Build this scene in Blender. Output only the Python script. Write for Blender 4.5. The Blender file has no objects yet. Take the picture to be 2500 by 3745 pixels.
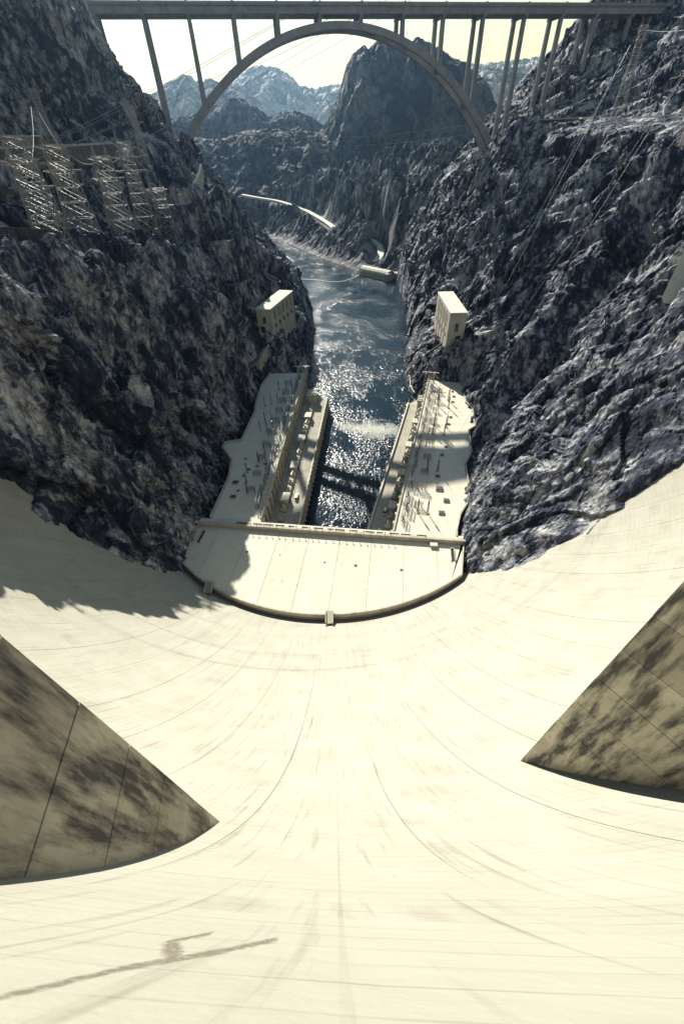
import bpy, math, random
import numpy as np
from mathutils import Matrix, Vector

random.seed(7)
S = bpy.context.scene
COL = S.collection
R = math.radians

# ------------------------------------------------------------------ camera, sky, sun, exposure
CAM_Z = 182.0
cam_data = bpy.data.cameras.new('camera')
cam = bpy.data.objects.new('camera', cam_data)
COL.objects.link(cam)
S.camera = cam
cam_data.sensor_fit = 'VERTICAL'
cam_data.sensor_height = 36.0
cam_data.lens = 14.0
cam_data.clip_start = 0.1
cam_data.clip_end = 30000
pitch, roll = R(43.0), R(2.0)
fw = Vector((0, math.cos(pitch), -math.sin(pitch)))
cx0 = Vector((1, 0, 0))
cu0 = Vector((0, math.sin(pitch), math.cos(pitch)))
cx = cx0 * math.cos(roll) - cu0 * math.sin(roll)
cu = cx0 * math.sin(roll) + cu0 * math.cos(roll)
m3 = Matrix((cx, cu, -fw)).transposed()
cam.matrix_world = Matrix.Translation((0, 0, CAM_Z)) @ m3.to_4x4()
cam_data.dof.use_dof = True
cam_data.dof.focus_distance = 160
cam_data.dof.aperture_fstop = 1.6

SUN_EL, SUN_AZ = 32.0, -15.0          # azimuth measured from +Y (downstream), negative = to the left
world = bpy.data.worlds.new('World')
S.world = world
world.use_nodes = True
wn = world.node_tree
bg = wn.nodes['Background']
sky = wn.nodes.new('ShaderNodeTexSky')
sky.sky_type = 'NISHITA'
sky.sun_disc = False
sky.sun_elevation = R(SUN_EL)
sky.sun_rotation = R(SUN_AZ)
sky.altitude = 400
sky.air_density = 2.2
sky.dust_density = 0.1
sky.ozone_density = 1.0
wn.links.new(sky.outputs[0], bg.inputs[0])
bg.inputs[1].default_value = 0.05

sun_data = bpy.data.lights.new('sun', 'SUN')
sun_data.energy = 5.0
sun_data.angle = R(0.5)
sun_data.color = (1.0, 0.955, 0.85)
sun = bpy.data.objects.new('sun', sun_data)
COL.objects.link(sun)
sd = Vector((math.sin(R(SUN_AZ)) * math.cos(R(SUN_EL)), math.cos(R(SUN_AZ)) * math.cos(R(SUN_EL)), math.sin(R(SUN_EL))))
sun.rotation_euler = sd.to_track_quat('Z', 'Y').to_euler()
sun.location = (0, 0, 900)

S.view_settings.view_transform = 'Standard'
S.view_settings.look = 'None'
S.view_settings.exposure = 1.14
S.view_settings.gamma = 1.0
S.view_settings.use_curve_mapping = False
S.render.engine = 'CYCLES'
S.cycles.use_denoising = True
S.cycles.max_bounces = 6
S.cycles.diffuse_bounces = 1
S.cycles.glossy_bounces = 2
S.cycles.sample_clamp_indirect = 4.0

# ------------------------------------------------------------------ materials
def new_mat(name):
    m = bpy.data.materials.new(name)
    m.use_nodes = True
    return m, m.node_tree.nodes, m.node_tree.links, m.node_tree.nodes['Principled BSDF']

def plain(name, col, rough=0.7, metal=0.0, var=0.25, scale=1.2):
    m, n, l, b = new_mat(name)
    tc = n.new('ShaderNodeNewGeometry')
    no = n.new('ShaderNodeTexNoise'); no.inputs['Scale'].default_value = scale; no.inputs['Detail'].default_value = 6
    l.new(tc.outputs['Position'], no.inputs['Vector'])
    mx = n.new('ShaderNodeMix'); mx.data_type = 'RGBA'
    mx.inputs[6].default_value = (*[c * (1 - var) for c in col], 1)
    mx.inputs[7].default_value = (*[min(1, c * (1 + var)) for c in col], 1)
    l.new(no.outputs[0], mx.inputs[0]); l.new(mx.outputs[2], b.inputs['Base Color'])
    b.inputs['Roughness'].default_value = rough; b.inputs['Metallic'].default_value = metal
    return m

def ramp(n, stops):
    r = n.new('ShaderNodeValToRGB')
    e = r.color_ramp.elements
    while len(e) < len(stops): e.new(0.5)
    for i, (p, c) in enumerate(stops):
        e[i].position = p; e[i].color = (*c, 1)
    return r

def mathn(n, l, op, a, b=None, clamp=False):
    k = n.new('ShaderNodeMath'); k.operation = op; k.use_clamp = clamp
    for i, v in enumerate((a, b)):
        if v is None: continue
        if isinstance(v, (int, float)): k.inputs[i].default_value = v
        else: l.new(v, k.inputs[i])
    return k.outputs[0]

def rock_material(name, dark, mid, light, scale=1.0, bump=1.0):
    m, n, l, b = new_mat(name)
    g = n.new('ShaderNodeNewGeometry')
    mp = n.new('ShaderNodeMapping'); mp.inputs['Scale'].default_value = (scale, scale, scale * 0.4)
    mp.inputs['Rotation'].default_value = (0.35, 0.25, 0.2)
    l.new(g.outputs['Position'], mp.inputs[0])
    n1 = n.new('ShaderNodeTexNoise'); n1.inputs['Scale'].default_value = 0.05; n1.inputs['Detail'].default_value = 10; n1.inputs['Roughness'].default_value = 0.68
    n2 = n.new('ShaderNodeTexNoise'); n2.inputs['Scale'].default_value = 0.35; n2.inputs['Detail'].default_value = 8; n2.inputs['Roughness'].default_value = 0.7
    vo = n.new('ShaderNodeTexVoronoi'); vo.feature = 'DISTANCE_TO_EDGE'; vo.inputs['Scale'].default_value = 0.22
    vo2 = n.new('ShaderNodeTexVoronoi'); vo2.inputs['Scale'].default_value = 0.45
    wp = n.new('ShaderNodeVectorMath'); wp.operation = 'ADD'
    sc = n.new('ShaderNodeVectorMath'); sc.operation = 'SCALE'; sc.inputs['Scale'].default_value = 4.0
    for t in (n1, n2): l.new(mp.outputs[0], t.inputs['Vector'])
    l.new(n2.outputs['Color'], sc.inputs[0]); l.new(mp.outputs[0], wp.inputs[0]); l.new(sc.outputs[0], wp.inputs[1])
    l.new(wp.outputs[0], vo.inputs['Vector']); l.new(wp.outputs[0], vo2.inputs['Vector'])
    vo3 = n.new('ShaderNodeTexVoronoi'); vo3.inputs['Scale'].default_value = 0.16; l.new(wp.outputs[0], vo3.inputs['Vector'])
    cc = n.new('ShaderNodeSeparateColor'); l.new(vo3.outputs['Color'], cc.inputs[0])
    cc2 = n.new('ShaderNodeSeparateColor'); l.new(vo2.outputs['Color'], cc2.inputs[0])
    a = mathn(n, l, 'MULTIPLY', n1.outputs[0], 0.50)
    c = mathn(n, l, 'MULTIPLY', n2.outputs[0], 0.42)
    s = mathn(n, l, 'ADD', mathn(n, l, 'ADD', a, c), mathn(n, l, 'ADD', mathn(n, l, 'MULTIPLY', cc.outputs[0], 0.10), mathn(n, l, 'MULTIPLY', cc2.outputs[1], 0.06)))
    rp = ramp(n, [(0.41, dark), (0.52, mid), (0.665, light)])
    l.new(s, rp.inputs[0])
    # dark cracks between blocks of rock
    ck = ramp(n, [(0.0, (0.25, 0.25, 0.28)), (0.06, (1, 1, 1))])
    l.new(vo.outputs['Distance'], ck.inputs[0])
    mu = n.new('ShaderNodeMix'); mu.data_type = 'RGBA'; mu.blend_type = 'MULTIPLY'; mu.inputs[0].default_value = 0.8
    l.new(rp.outputs[0], mu.inputs[6]); l.new(ck.outputs[0], mu.inputs[7])
    l.new(mu.outputs[2], b.inputs['Base Color'])
    b.inputs['Roughness'].default_value = 0.85
    b.inputs['Specular IOR Level'].default_value = 0.25
    hs = mathn(n, l, 'ADD', n2.outputs[0], mathn(n, l, 'MULTIPLY', vo2.outputs['Distance'], 0.5))
    bp = n.new('ShaderNodeBump'); bp.inputs['Strength'].default_value = 0.7 * bump; bp.inputs['Distance'].default_value = 1.6 / scale
    l.new(hs, bp.inputs['Height']); l.new(bp.outputs[0], b.inputs['Normal'])
    return m

ROCK = rock_material('rock', (0.002, 0.0045, 0.013), (0.031, 0.038, 0.064), (0.46, 0.46, 0.455))
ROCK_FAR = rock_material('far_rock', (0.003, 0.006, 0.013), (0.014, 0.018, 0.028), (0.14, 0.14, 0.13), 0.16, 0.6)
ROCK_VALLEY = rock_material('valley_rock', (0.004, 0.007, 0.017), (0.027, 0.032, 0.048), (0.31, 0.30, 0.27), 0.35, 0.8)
ROCK_HAZED = rock_material('hazed_rock', (0.10, 0.12, 0.125), (0.28, 0.285, 0.255), (0.60, 0.57, 0.46), 0.08, 0.5)  # distance haze is painted into this lighter rock colour

def dam_material():
    m, n, l, b = new_mat('dam_concrete')
    uv = n.new('ShaderNodeUVMap'); uv.uv_map = 'UVMap'
    def mapped(sx, sy):
        k = n.new('ShaderNodeMapping'); k.inputs['Scale'].default_value = (sx, sy, 1)
        l.new(uv.outputs[0], k.inputs[0]); return k.outputs[0]
    def noise(vec, scale, detail=6, rough=0.6):
        t = n.new('ShaderNodeTexNoise'); t.inputs['Scale'].default_value = scale; t.inputs['Detail'].default_value = detail
        t.inputs['Roughness'].default_value = rough; l.new(vec, t.inputs['Vector']); return t.outputs[0]
    base = noise(mapped(1, 1), 0.12, 8)
    rp = ramp(n, [(0.35, (0.295, 0.281, 0.230)), (0.65, (0.33, 0.319, 0.27))])
    l.new(base, rp.inputs[0])
    # lift lines: one thin line every 1.5 m of height, broken up by noise
    sp = n.new('ShaderNodeSeparateXYZ'); l.new(uv.outputs[0], sp.inputs[0])
    wob = noise(mapped(0.3, 0.3), 1.0, 3)
    def lines(comp, period, width, amp):
        v = mathn(n, l, 'ADD', comp, mathn(n, l, 'MULTIPLY', wob, amp))
        fr = mathn(n, l, 'FRACT', mathn(n, l, 'DIVIDE', v, period))
        return mathn(n, l, 'LESS_THAN', fr, width / period)
    brk = noise(mapped(0.12, 0.35), 1.0, 4, 0.65)
    brk = ramp_fac(n, l, brk, 0.36, 0.66)
    brk2 = ramp_fac(n, l, noise(mapped(0.3, 0.06), 1.0, 4, 0.65), 0.38, 0.66)
    lift = mathn(n, l, 'MULTIPLY', lines(sp.outputs[1], 1.52, 0.09, 0.15), brk)
    vert = mathn(n, l, 'MULTIPLY', lines(sp.outputs[0], 3.8, 0.12, 0.1), brk2)
    # long thin streaks down the face, and square form-board patches
    st = ramp_fac(n, l, noise(mapped(1.4, 0.05), 1.0, 5, 0.6), 0.57, 0.76)
    st2 = ramp_fac(n, l, noise(mapped(0.045, 1.6), 1.0, 5, 0.6), 0.57, 0.78)
    br = n.new('ShaderNodeTexBrick'); br.inputs['Scale'].default_value = 1.0
    br.inputs['Brick Width'].default_value = 7.6; br.inputs['Row Height'].default_value = 3.04; br.inputs['Mortar Size'].default_value = 0.0
    br.inputs['Color1'].default_value = (0, 0, 0, 1); br.inputs['Color2'].default_value = (1, 1, 1, 1)
    l.new(uv.outputs[0], br.inputs['Vector'])
    pt = mathn(n, l, 'MULTIPLY', mathn(n, l, 'GREATER_THAN', br.outputs[0], 0.9), ramp_fac(n, l, noise(mapped(0.9, 0.12), 1.0, 5, 0.7), 0.42, 0.62))
    tot = mathn(n, l, 'MULTIPLY', lift, 0.42)
    for v, k in ((vert, 0.34), (st, 0.52), (st2, 0.18), (pt, 0.16)):
        tot = mathn(n, l, 'ADD', tot, mathn(n, l, 'MULTIPLY', v, k))
    # one branching scar of worn concrete close below the crest
    su = mathn(n, l, 'ADD', mathn(n, l, 'MULTIPLY', sp.outputs[0], 6.0), mathn(n, l, 'MULTIPLY', mathn(n, l, 'SUBTRACT', noise(mapped(3, 1), 1.2, 5), 0.5), 0.9))
    sv = mathn(n, l, 'ADD', sp.outputs[1], mathn(n, l, 'MULTIPLY', mathn(n, l, 'SUBTRACT', noise(mapped(4, 1.3), 1.5, 5), 0.5), 0.7))
    best = None
    for (ax_, ay_), (bx_, by_) in (((-2.40, 2.75), (-2.25, 4.4)), ((-2.25, 4.4), (-1.98, 5.3)), ((-1.98, 5.3), (-1.13, 8.0)), ((-2.05, 5.5), (-2.55, 7.0)), ((-2.55, 7.0), (-2.30, 8.2))):
        ax2, bx2 = ax_ * 0.966 * 6, bx_ * 0.966 * 6; L2 = (bx2 - ax2) ** 2 + (by_ - ay_) ** 2
        px_ = mathn(n, l, 'SUBTRACT', su, ax2); py_ = mathn(n, l, 'SUBTRACT', sv, ay_)
        t_ = mathn(n, l, 'DIVIDE', mathn(n, l, 'ADD', mathn(n, l, 'MULTIPLY', px_, bx2 - ax2), mathn(n, l, 'MULTIPLY', py_, by_ - ay_)), L2, True)
        ex = mathn(n, l, 'SUBTRACT', px_, mathn(n, l, 'MULTIPLY', t_, bx2 - ax2)); ey = mathn(n, l, 'SUBTRACT', py_, mathn(n, l, 'MULTIPLY', t_, by_ - ay_))
        dd = mathn(n, l, 'SQRT', mathn(n, l, 'ADD', mathn(n, l, 'MULTIPLY', ex, ex), mathn(n, l, 'MULTIPLY', ey, ey)))
        best = dd if best is None else mathn(n, l, 'MINIMUM', best, dd)
    scar = mathn(n, l, 'SUBTRACT', 1.0, ramp_fac(n, l, best, 0.16, 0.5))
    tot = mathn(n, l, 'ADD', tot, mathn(n, l, 'MULTIPLY', scar, ramp_fac(n, l, noise(mapped(6, 4), 1.5, 5, 0.7), 0.25, 0.6)))
    tot = mathn(n, l, 'MINIMUM', tot, 0.75)
    mx = n.new('ShaderNodeMix'); mx.data_type = 'RGBA'; mx.inputs[7].default_value = (0.085, 0.072, 0.05, 1)
    l.new(tot, mx.inputs[0]); l.new(rp.outputs[0], mx.inputs[6]); l.new(mx.outputs[2], b.inputs['Base Color'])
    b.inputs['Roughness'].default_value = 0.9; b.inputs['Specular IOR Level'].default_value = 0.15
    bp = n.new('ShaderNodeBump'); bp.inputs['Strength'].default_value = 0.4; bp.inputs['Distance'].default_value = 0.15
    l.new(mathn(n, l, 'SUBTRACT', noise(mapped(1, 1), 1.3, 6), mathn(n, l, 'MULTIPLY', lift, 0.5)), bp.inputs['Height'])
    l.new(bp.outputs[0], b.inputs['Normal'])
    return m

def ramp_fac(n, l, v, lo, hi):
    k = n.new('ShaderNodeMapRange'); k.inputs['From Min'].default_value = lo; k.inputs['From Max'].default_value = hi
    k.clamp = True; l.new(v, k.inputs['Value']); return k.outputs[0]

def concrete(name, lo, hi, stain=(0.1, 0.09, 0.075), amount=0.5, sscale=(0.5, 0.5, 0.12), lo_t=0.5, hi_t=0.75, fine=0.0):
    m, n, l, b = new_mat(name)
    g = n.new('ShaderNodeNewGeometry')
    def noise(s, detail=7, rough=0.65):
        k = n.new('ShaderNodeMapping'); k.inputs['Scale'].default_value = s; l.new(g.outputs['Position'], k.inputs[0])
        t = n.new('ShaderNodeTexNoise'); t.inputs['Scale'].default_value = 1; t.inputs['Detail'].default_value = detail; t.inputs['Roughness'].default_value = rough
        l.new(k.outputs[0], t.inputs['Vector']); return t.outputs[0]
    oi = n.new('ShaderNodeObjectInfo')
    jit = mathn(n, l, 'MULTIPLY', mathn(n, l, 'SUBTRACT', oi.outputs['Random'], 0.5), 0.22)
    rp = ramp(n, [(0.35, lo), (0.65, hi)]); l.new(mathn(n, l, 'ADD', noise((0.15, 0.15, 0.15)), jit), rp.inputs[0])
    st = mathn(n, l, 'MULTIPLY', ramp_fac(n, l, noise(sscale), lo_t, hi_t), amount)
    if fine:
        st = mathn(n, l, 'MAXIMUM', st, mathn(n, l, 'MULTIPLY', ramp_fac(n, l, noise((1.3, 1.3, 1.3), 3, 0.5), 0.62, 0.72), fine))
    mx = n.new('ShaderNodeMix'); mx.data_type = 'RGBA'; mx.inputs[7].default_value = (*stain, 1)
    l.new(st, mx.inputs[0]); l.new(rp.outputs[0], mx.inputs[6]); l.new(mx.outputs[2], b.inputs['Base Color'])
    b.inputs['Roughness'].default_value = 0.9; b.inputs['Specular IOR Level'].default_value = 0.15
    bp = n.new('ShaderNodeBump'); bp.inputs['Strength'].default_value = 0.35; bp.inputs['Distance'].default_value = 0.1
    l.new(noise((1.5, 1.5, 1.5)), bp.inputs['Height']); l.new(bp.outputs[0], b.inputs['Normal'])
    return m

DAMC = dam_material()
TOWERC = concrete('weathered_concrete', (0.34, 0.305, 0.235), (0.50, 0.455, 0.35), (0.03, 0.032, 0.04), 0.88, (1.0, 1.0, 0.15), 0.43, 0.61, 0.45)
ROOFC = concrete('roof_concrete', (0.50, 0.475, 0.38), (0.56, 0.535, 0.435), (0.15, 0.13, 0.10), 0.5, (0.25, 0.25, 0.25), 0.56, 0.8, 0.12)
WALLC = concrete('wall_concrete', (0.36, 0.33, 0.265), (0.46, 0.43, 0.35), (0.08, 0.07, 0.06), 0.55, (0.5, 0.5, 0.1), 0.5, 0.75)
ROADC = concrete('road_concrete', (0.27, 0.25, 0.2), (0.35, 0.325, 0.26), (0.09, 0.08, 0.07), 0.4, (0.6, 0.08, 0.3), 0.5, 0.8)
BRIDGEC = concrete('bridge_concrete', (0.17, 0.18, 0.195), (0.25, 0.255, 0.262), (0.07, 0.07, 0.08), 0.4, (0.3, 0.3, 0.05), 0.5, 0.8)
STONEW = concrete('rubble_stone', (0.07, 0.063, 0.06), (0.18, 0.16, 0.14), (0.06, 0.05, 0.05), 0.8, (0.7, 0.7, 0.9), 0.45, 0.6, 0.4)
DARK = plain('dark_void', (0.012, 0.012, 0.015), 0.9)
STEEL = plain('galvanised_steel', (0.24, 0.235, 0.21), 0.5, 0.0)
GSTEEL = plain('grey_painted_steel', (0.10, 0.10, 0.10), 0.6, 0.1)
PALE_STEEL = plain('cream_painted_steel', (0.40, 0.375, 0.30), 0.6, 0.0)
BLACK = plain('black_iron', (0.03, 0.03, 0.035), 0.6)
WIRE = plain('wire', (0.22, 0.22, 0.22), 0.5, 0.5)
WHITE = plain('white_paint', (0.6, 0.585, 0.53), 0.4)
GLASS = plain('dark_glass', (0.02, 0.025, 0.03), 0.1)
RUBBER = plain('rubber', (0.02, 0.02, 0.02), 0.8)
PORC = plain('brown_porcelain', (0.12, 0.07, 0.05), 0.3)

def water_material():
    m, n, l, b = new_mat('river_water')
    g = n.new('ShaderNodeNewGeometry')
    def noise(s, detail=4, rough=0.6, off=(0, 0, 0)):
        k = n.new('ShaderNodeMapping'); k.inputs['Scale'].default_value = s; k.inputs['Location'].default_value = off
        l.new(g.outputs['Position'], k.inputs[0])
        t = n.new('ShaderNodeTexNoise'); t.inputs['Scale'].default_value = 1; t.inputs['Detail'].default_value = detail; t.inputs['Roughness'].default_value = rough
        l.new(k.outputs[0], t.inputs['Vector']); return t
    # foam of the outfall beside the sunny wing
    sp = n.new('ShaderNodeSeparateXYZ'); l.new(g.outputs['Position'], sp.inputs[0])
    wn_ = noise((0.06, 0.06, 1), 5, 0.65).outputs['Color']
    ws = n.new('ShaderNodeSeparateXYZ'); l.new(wn_, ws.inputs[0])
    fx = mathn(n, l, 'ADD', sp.outputs[0], mathn(n, l, 'MULTIPLY', mathn(n, l, 'SUBTRACT', ws.outputs[0], 0.5), 26))
    fy = mathn(n, l, 'ADD', sp.outputs[1], mathn(n, l, 'MULTIPLY', mathn(n, l, 'SUBTRACT', ws.outputs[1], 0.5), 30))
    dx = mathn(n, l, 'DIVIDE', mathn(n, l, 'SUBTRACT', fx, 28.0), 31.0)
    yc = mathn(n, l, 'ADD', 300.0, mathn(n, l, 'MULTIPLY', dx, -6.0))
    dy = mathn(n, l, 'DIVIDE', mathn(n, l, 'SUBTRACT', fy, yc), 12.0)
    rr = mathn(n, l, 'SQRT', mathn(n, l, 'ADD', mathn(n, l, 'MULTIPLY', dx, dx), mathn(n, l, 'MULTIPLY', dy, dy)))
    core = mathn(n, l, 'SUBTRACT', 1.0, ramp_fac(n, l, rr, 0.35, 1.15))
    fine = noise((0.5, 0.5, 1), 6, 0.7).outputs[0]
    foam = mathn(n, l, 'MULTIPLY', core, ramp_fac(n, l, fine, 0.3, 0.55), True)
    mx = n.new('ShaderNodeMix'); mx.data_type = 'RGBA'
    mx.inputs[6].default_value = (0.003, 0.012, 0.021, 1); mx.inputs[7].default_value = (0.42, 0.42, 0.36, 1)
    l.new(foam, mx.inputs[0]); l.new(mx.outputs[2], b.inputs['Base Color'])
    # calm slicks and ruffled water
    patch = ramp_fac(n, l, noise((0.030, 0.018, 1), 5, 0.6, (3.1, 0.4, 0)).outputs[0], 0.40, 0.58)
    l.new(mathn(n, l, 'ADD', mathn(n, l, 'MULTIPLY', foam, 0.5), 0.15), b.inputs['Roughness'])
    b.inputs['IOR'].default_value = 1.33; b.inputs['Specular IOR Level'].default_value = 0.21
    w1n = noise((0.42, 0.24, 1), 3, 0.55); w1n.inputs['Distortion'].default_value = 1.2; w1 = w1n.outputs[0]
    w2 = noise((1.2, 0.9, 1), 3, 0.55).outputs[0]
    hh = mathn(n, l, 'ADD', mathn(n, l, 'MULTIPLY', w1, 0.9), mathn(n, l, 'MULTIPLY', w2, 0.14))
    hh = mathn(n, l, 'MULTIPLY', hh, mathn(n, l, 'ADD', 0.22, mathn(n, l, 'MULTIPLY', patch, 0.78)))
    bp = n.new('ShaderNodeBump'); bp.inputs['Strength'].default_value = 1.0; bp.inputs['Distance'].default_value = 0.85
    l.new(hh, bp.inputs['Height']); l.new(bp.outputs[0], b.inputs['Normal'])
    return m
WATER = water_material()

# ------------------------------------------------------------------ object helpers
def tag(o, label=None, cat=None, group=None, kind=None):
    if label: o['label'] = label
    if cat: o['category'] = cat
    if group: o['group'] = group
    if kind: o['kind'] = kind
    return o

def thing(name, label, cat, loc=(0, 0, 0), group=None, rz=0.0):
    o = bpy.data.objects.new(name, None); COL.objects.link(o)
    o.location = loc; o.rotation_euler = (0, 0, rz); o.empty_display_size = 0.5
    return tag(o, label, cat, group)

def link(name, me, mat, parent=None, loc=None):
    o = bpy.data.objects.new(name, me); COL.objects.link(o)
    if mat and not me.materials: me.materials.append(mat)
    if parent: o.parent = parent
    if loc: o.location = loc
    return o

def copy_tree(o, parent=None):
    c = o.copy(); COL.objects.link(c); c.parent = parent
    for ch in o.children: copy_tree(ch, c)
    return c

BOXF = [(0, 3, 2, 1), (4, 5, 6, 7), (0, 1, 5, 4), (1, 2, 6, 5), (2, 3, 7, 6), (3, 0, 4, 7)]
class MB:
    def __init__(s): s.v = []; s.f = []
    def box(s, x0, x1, y0, y1, z0, z1):
        k = len(s.v)
        s.v += [(x0, y0, z0), (x1, y0, z0), (x1, y1, z0), (x0, y1, z0), (x0, y0, z1), (x1, y0, z1), (x1, y1, z1), (x0, y1, z1)]
        s.f += [tuple(k + i for i in q) for q in BOXF]; return s
    def hexa(s, pts):
        k = len(s.v); s.v += [tuple(p) for p in pts]
        s.f += [tuple(k + i for i in q) for q in BOXF]; return s
    def bar(s, p, q, w, h=None, up=(0, 0, 1)):
        h = h or w
        p, q = Vector(p), Vector(q); d = (q - p)
        if d.length < 1e-6: return s
        d.normalize(); u = Vector(up)
        if abs(d.dot(u)) > 0.98: u = Vector((1, 0, 0))
        a = d.cross(u).normalized() * (w / 2); b = a.cross(d).normalized() * (h / 2)
        k = len(s.v)
        for c in (p, q):
            for t in (-a - b, a - b, a + b, -a + b): s.v.append(tuple(c + t))
        s.f += [(k, k + 3, k + 2, k + 1), (k + 4, k + 5, k + 6, k + 7)]
        for i in range(4):
            j = (i + 1) % 4; s.f.append((k + i, k + j, k + 4 + j, k + 4 + i))
        return s
    def prism(s, poly, z0, z1):
        a = sum(poly[i][0] * poly[(i + 1) % len(poly)][1] - poly[(i + 1) % len(poly)][0] * poly[i][1] for i in range(len(poly)))
        if a < 0: poly = poly[::-1]
        k = len(s.v); N = len(poly)
        s.v += [(p[0], p[1], z0) for p in poly] + [(p[0], p[1], z1) for p in poly]
        s.f.append(tuple(k + i for i in range(N))[::-1]); s.f.append(tuple(k + N + i for i in range(N)))
        for i in range(N):
            j = (i + 1) % N; s.f.append((k + i, k + j, k + N + j, k + N + i))
        return s
    def cyl(s, p, q, r0, r1=None, n=8):
        r1 = r0 if r1 is None else r1
        p, q = Vector(p), Vector(q); d = (q - p).normalized()
        u = Vector((0, 0, 1)) if abs(d.z) < 0.9 else Vector((1, 0, 0))
        a = d.cross(u).normalized(); b = d.cross(a)
        k = len(s.v)
        for c, r in ((p, r0), (q, r1)):
            for i in range(n):
                t = 2 * math.pi * i / n; s.v.append(tuple(c + (a * math.cos(t) + b * math.sin(t)) * r))
        s.f += [tuple(k + i for i in range(n)), tuple(k + n + i for i in range(n))[::-1]]
        for i in range(n):
            j = (i + 1) % n; s.f.append((k + j, k + i, k + n + i, k + n + j))
        return s
    def wallpath(s, pts, t, z0, z1):
        for a, b in zip(pts[:-1], pts[1:]):
            a2, b2 = Vector((a[0], a[1], 0)), Vector((b[0], b[1], 0)); d = (b2 - a2).normalized(); nn = Vector((-d.y, d.x, 0)) * (t / 2)
            e = d * (t * 0.45)
            q = [a2 - nn - e, b2 - nn + e, b2 + nn + e, a2 + nn - e]
            s.prism([(v.x, v.y) for v in q], z0 + random.uniform(0, .01), z1 + random.uniform(0, .012))
        return s
    def mesh(s, name):
        me = bpy.data.meshes.new(name); me.from_pydata(s.v, [], s.f); me.update(); return me
    def build(s, name, mat, parent=None, loc=None):
        return link(name, s.mesh(name), mat, parent, loc)

def grid_mesh(name, V, mat, uv=None, flip=False, smooth=False):
    nr, nc = V.shape[:2]
    me = bpy.data.meshes.new(name)
    me.vertices.add(nr * nc)
    me.vertices.foreach_set('co', V.astype(np.float32).ravel())
    i = np.arange((nr - 1) * (nc - 1)); r = i // (nc - 1); c = i % (nc - 1)
    a = r * nc + c
    q = np.stack([a, a + 1, a + nc + 1, a + nc], 1)
    if flip: q = q[:, ::-1]
    q = np.ascontiguousarray(q).astype(np.int32)
    nf = len(q)
    me.loops.add(nf * 4); me.loops.foreach_set('vertex_index', q.ravel())
    me.polygons.add(nf); me.polygons.foreach_set('loop_start', np.arange(nf, dtype=np.int32) * 4)
    me.polygons.foreach_set('loop_total', np.full(nf, 4, dtype=np.int32))
    me.polygons.foreach_set('use_smooth', np.full(nf, smooth))
    me.update(calc_edges=True)
    if uv is not None:
        lay = me.uv_layers.new(name='UVMap')
        lay.data.foreach_set('uv', uv.reshape(-1, 2)[q.ravel()].astype(np.float32).ravel())
    me.validate(clean_customdata=False)
    return me

# ------------------------------------------------------------------ noise (numpy)
def _hash(ix, iy, iz, seed):
    with np.errstate(over='ignore'):
        h = ix.astype(np.uint32) * np.uint32(374761393) + iy.astype(np.uint32) * np.uint32(668265263) + iz.astype(np.uint32) * np.uint32(2246822519) + np.uint32(seed * 3266489917 & 0xffffffff)
        h = (h ^ (h >> np.uint32(13))) * np.uint32(1274126177)
        h = (h ^ (h >> np.uint32(16))) * np.uint32(2654435761)
        return h ^ (h >> np.uint32(15))

def gnoise(P, seed=0):
    P = P.astype(np.float32); F = np.floor(P); I = F.astype(np.int64); f = P - F
    u = f * f * f * (f * (f * 6 - 15) + 10)
    out = np.zeros(len(P), np.float32)
    for dx in (0, 1):
        wx = u[:, 0] if dx else 1 - u[:, 0]
        for dy in (0, 1):
            wy = u[:, 1] if dy else 1 - u[:, 1]
            for dz in (0, 1):
                wz = u[:, 2] if dz else 1 - u[:, 2]
                h = _hash(I[:, 0] + dx, I[:, 1] + dy, I[:, 2] + dz, seed)
                gx = (h & np.uint32(1023)).astype(np.float32) / 511.5 - 1
                gy = ((h >> np.uint32(10)) & np.uint32(1023)).astype(np.float32) / 511.5 - 1
                gz = ((h >> np.uint32(20)) & np.uint32(1023)).astype(np.float32) / 511.5 - 1
                out += wx * wy * wz * (gx * (f[:, 0] - dx) + gy * (f[:, 1] - dy) + gz * (f[:, 2] - dz))
    return out * 1.3

def fbm(P, octaves=4, seed=0, gain=0.5, ridged=False):
    o = np.zeros(len(P), np.float32); a = 1.0; k = 1.0
    for i in range(octaves):
        g = gnoise(P * k, seed + i)
        o += a * ((1 - 2 * np.abs(g)) if ridged else g); a *= gain; k *= 2.03
    return o

def facet(P, seed=0, tilt=1.0, off=0.5):
    """blocky rock: every cell of a jittered lattice is a tilted flat facet"""
    P = P.astype(np.float32); B = np.floor(P - 0.5).astype(np.int64)
    best = np.full(len(P), 1e9, np.float32); val = np.zeros(len(P), np.float32)
    for dx in (0, 1):
        for dy in (0, 1):
            for dz in (0, 1):
                c = B + np.array((dx, dy, dz)); h = _hash(c[:, 0], c[:, 1], c[:, 2], seed)
                j = np.stack([(h & np.uint32(1023)), (h >> np.uint32(10)) & np.uint32(1023), (h >> np.uint32(20)) & np.uint32(1023)], 1).astype(np.float32) / 1023
                d = P - (c + 0.12 + 0.76 * j); dd = (d * d).sum(1)
                h2 = _hash(c[:, 2], c[:, 0], c[:, 1], seed + 77)
                gx = (h2 & np.uint32(1023)).astype(np.float32) / 511.5 - 1
                gy = ((h2 >> np.uint32(10)) & np.uint32(1023)).astype(np.float32) / 511.5 - 1
                gz = ((h2 >> np.uint32(20)) & np.uint32(1023)).astype(np.float32) / 511.5 - 1
                v = tilt * (gx * d[:, 0] + gy * d[:, 1] + gz * d[:, 2]) + off * gx
                m = dd < best; best[m] = dd[m]; val[m] = v[m]
    return val

def smooth01(x, a, b):
    t = np.clip((x - a) / (b - a), 0, 1); return t * t * (3 - 2 * t)

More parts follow.
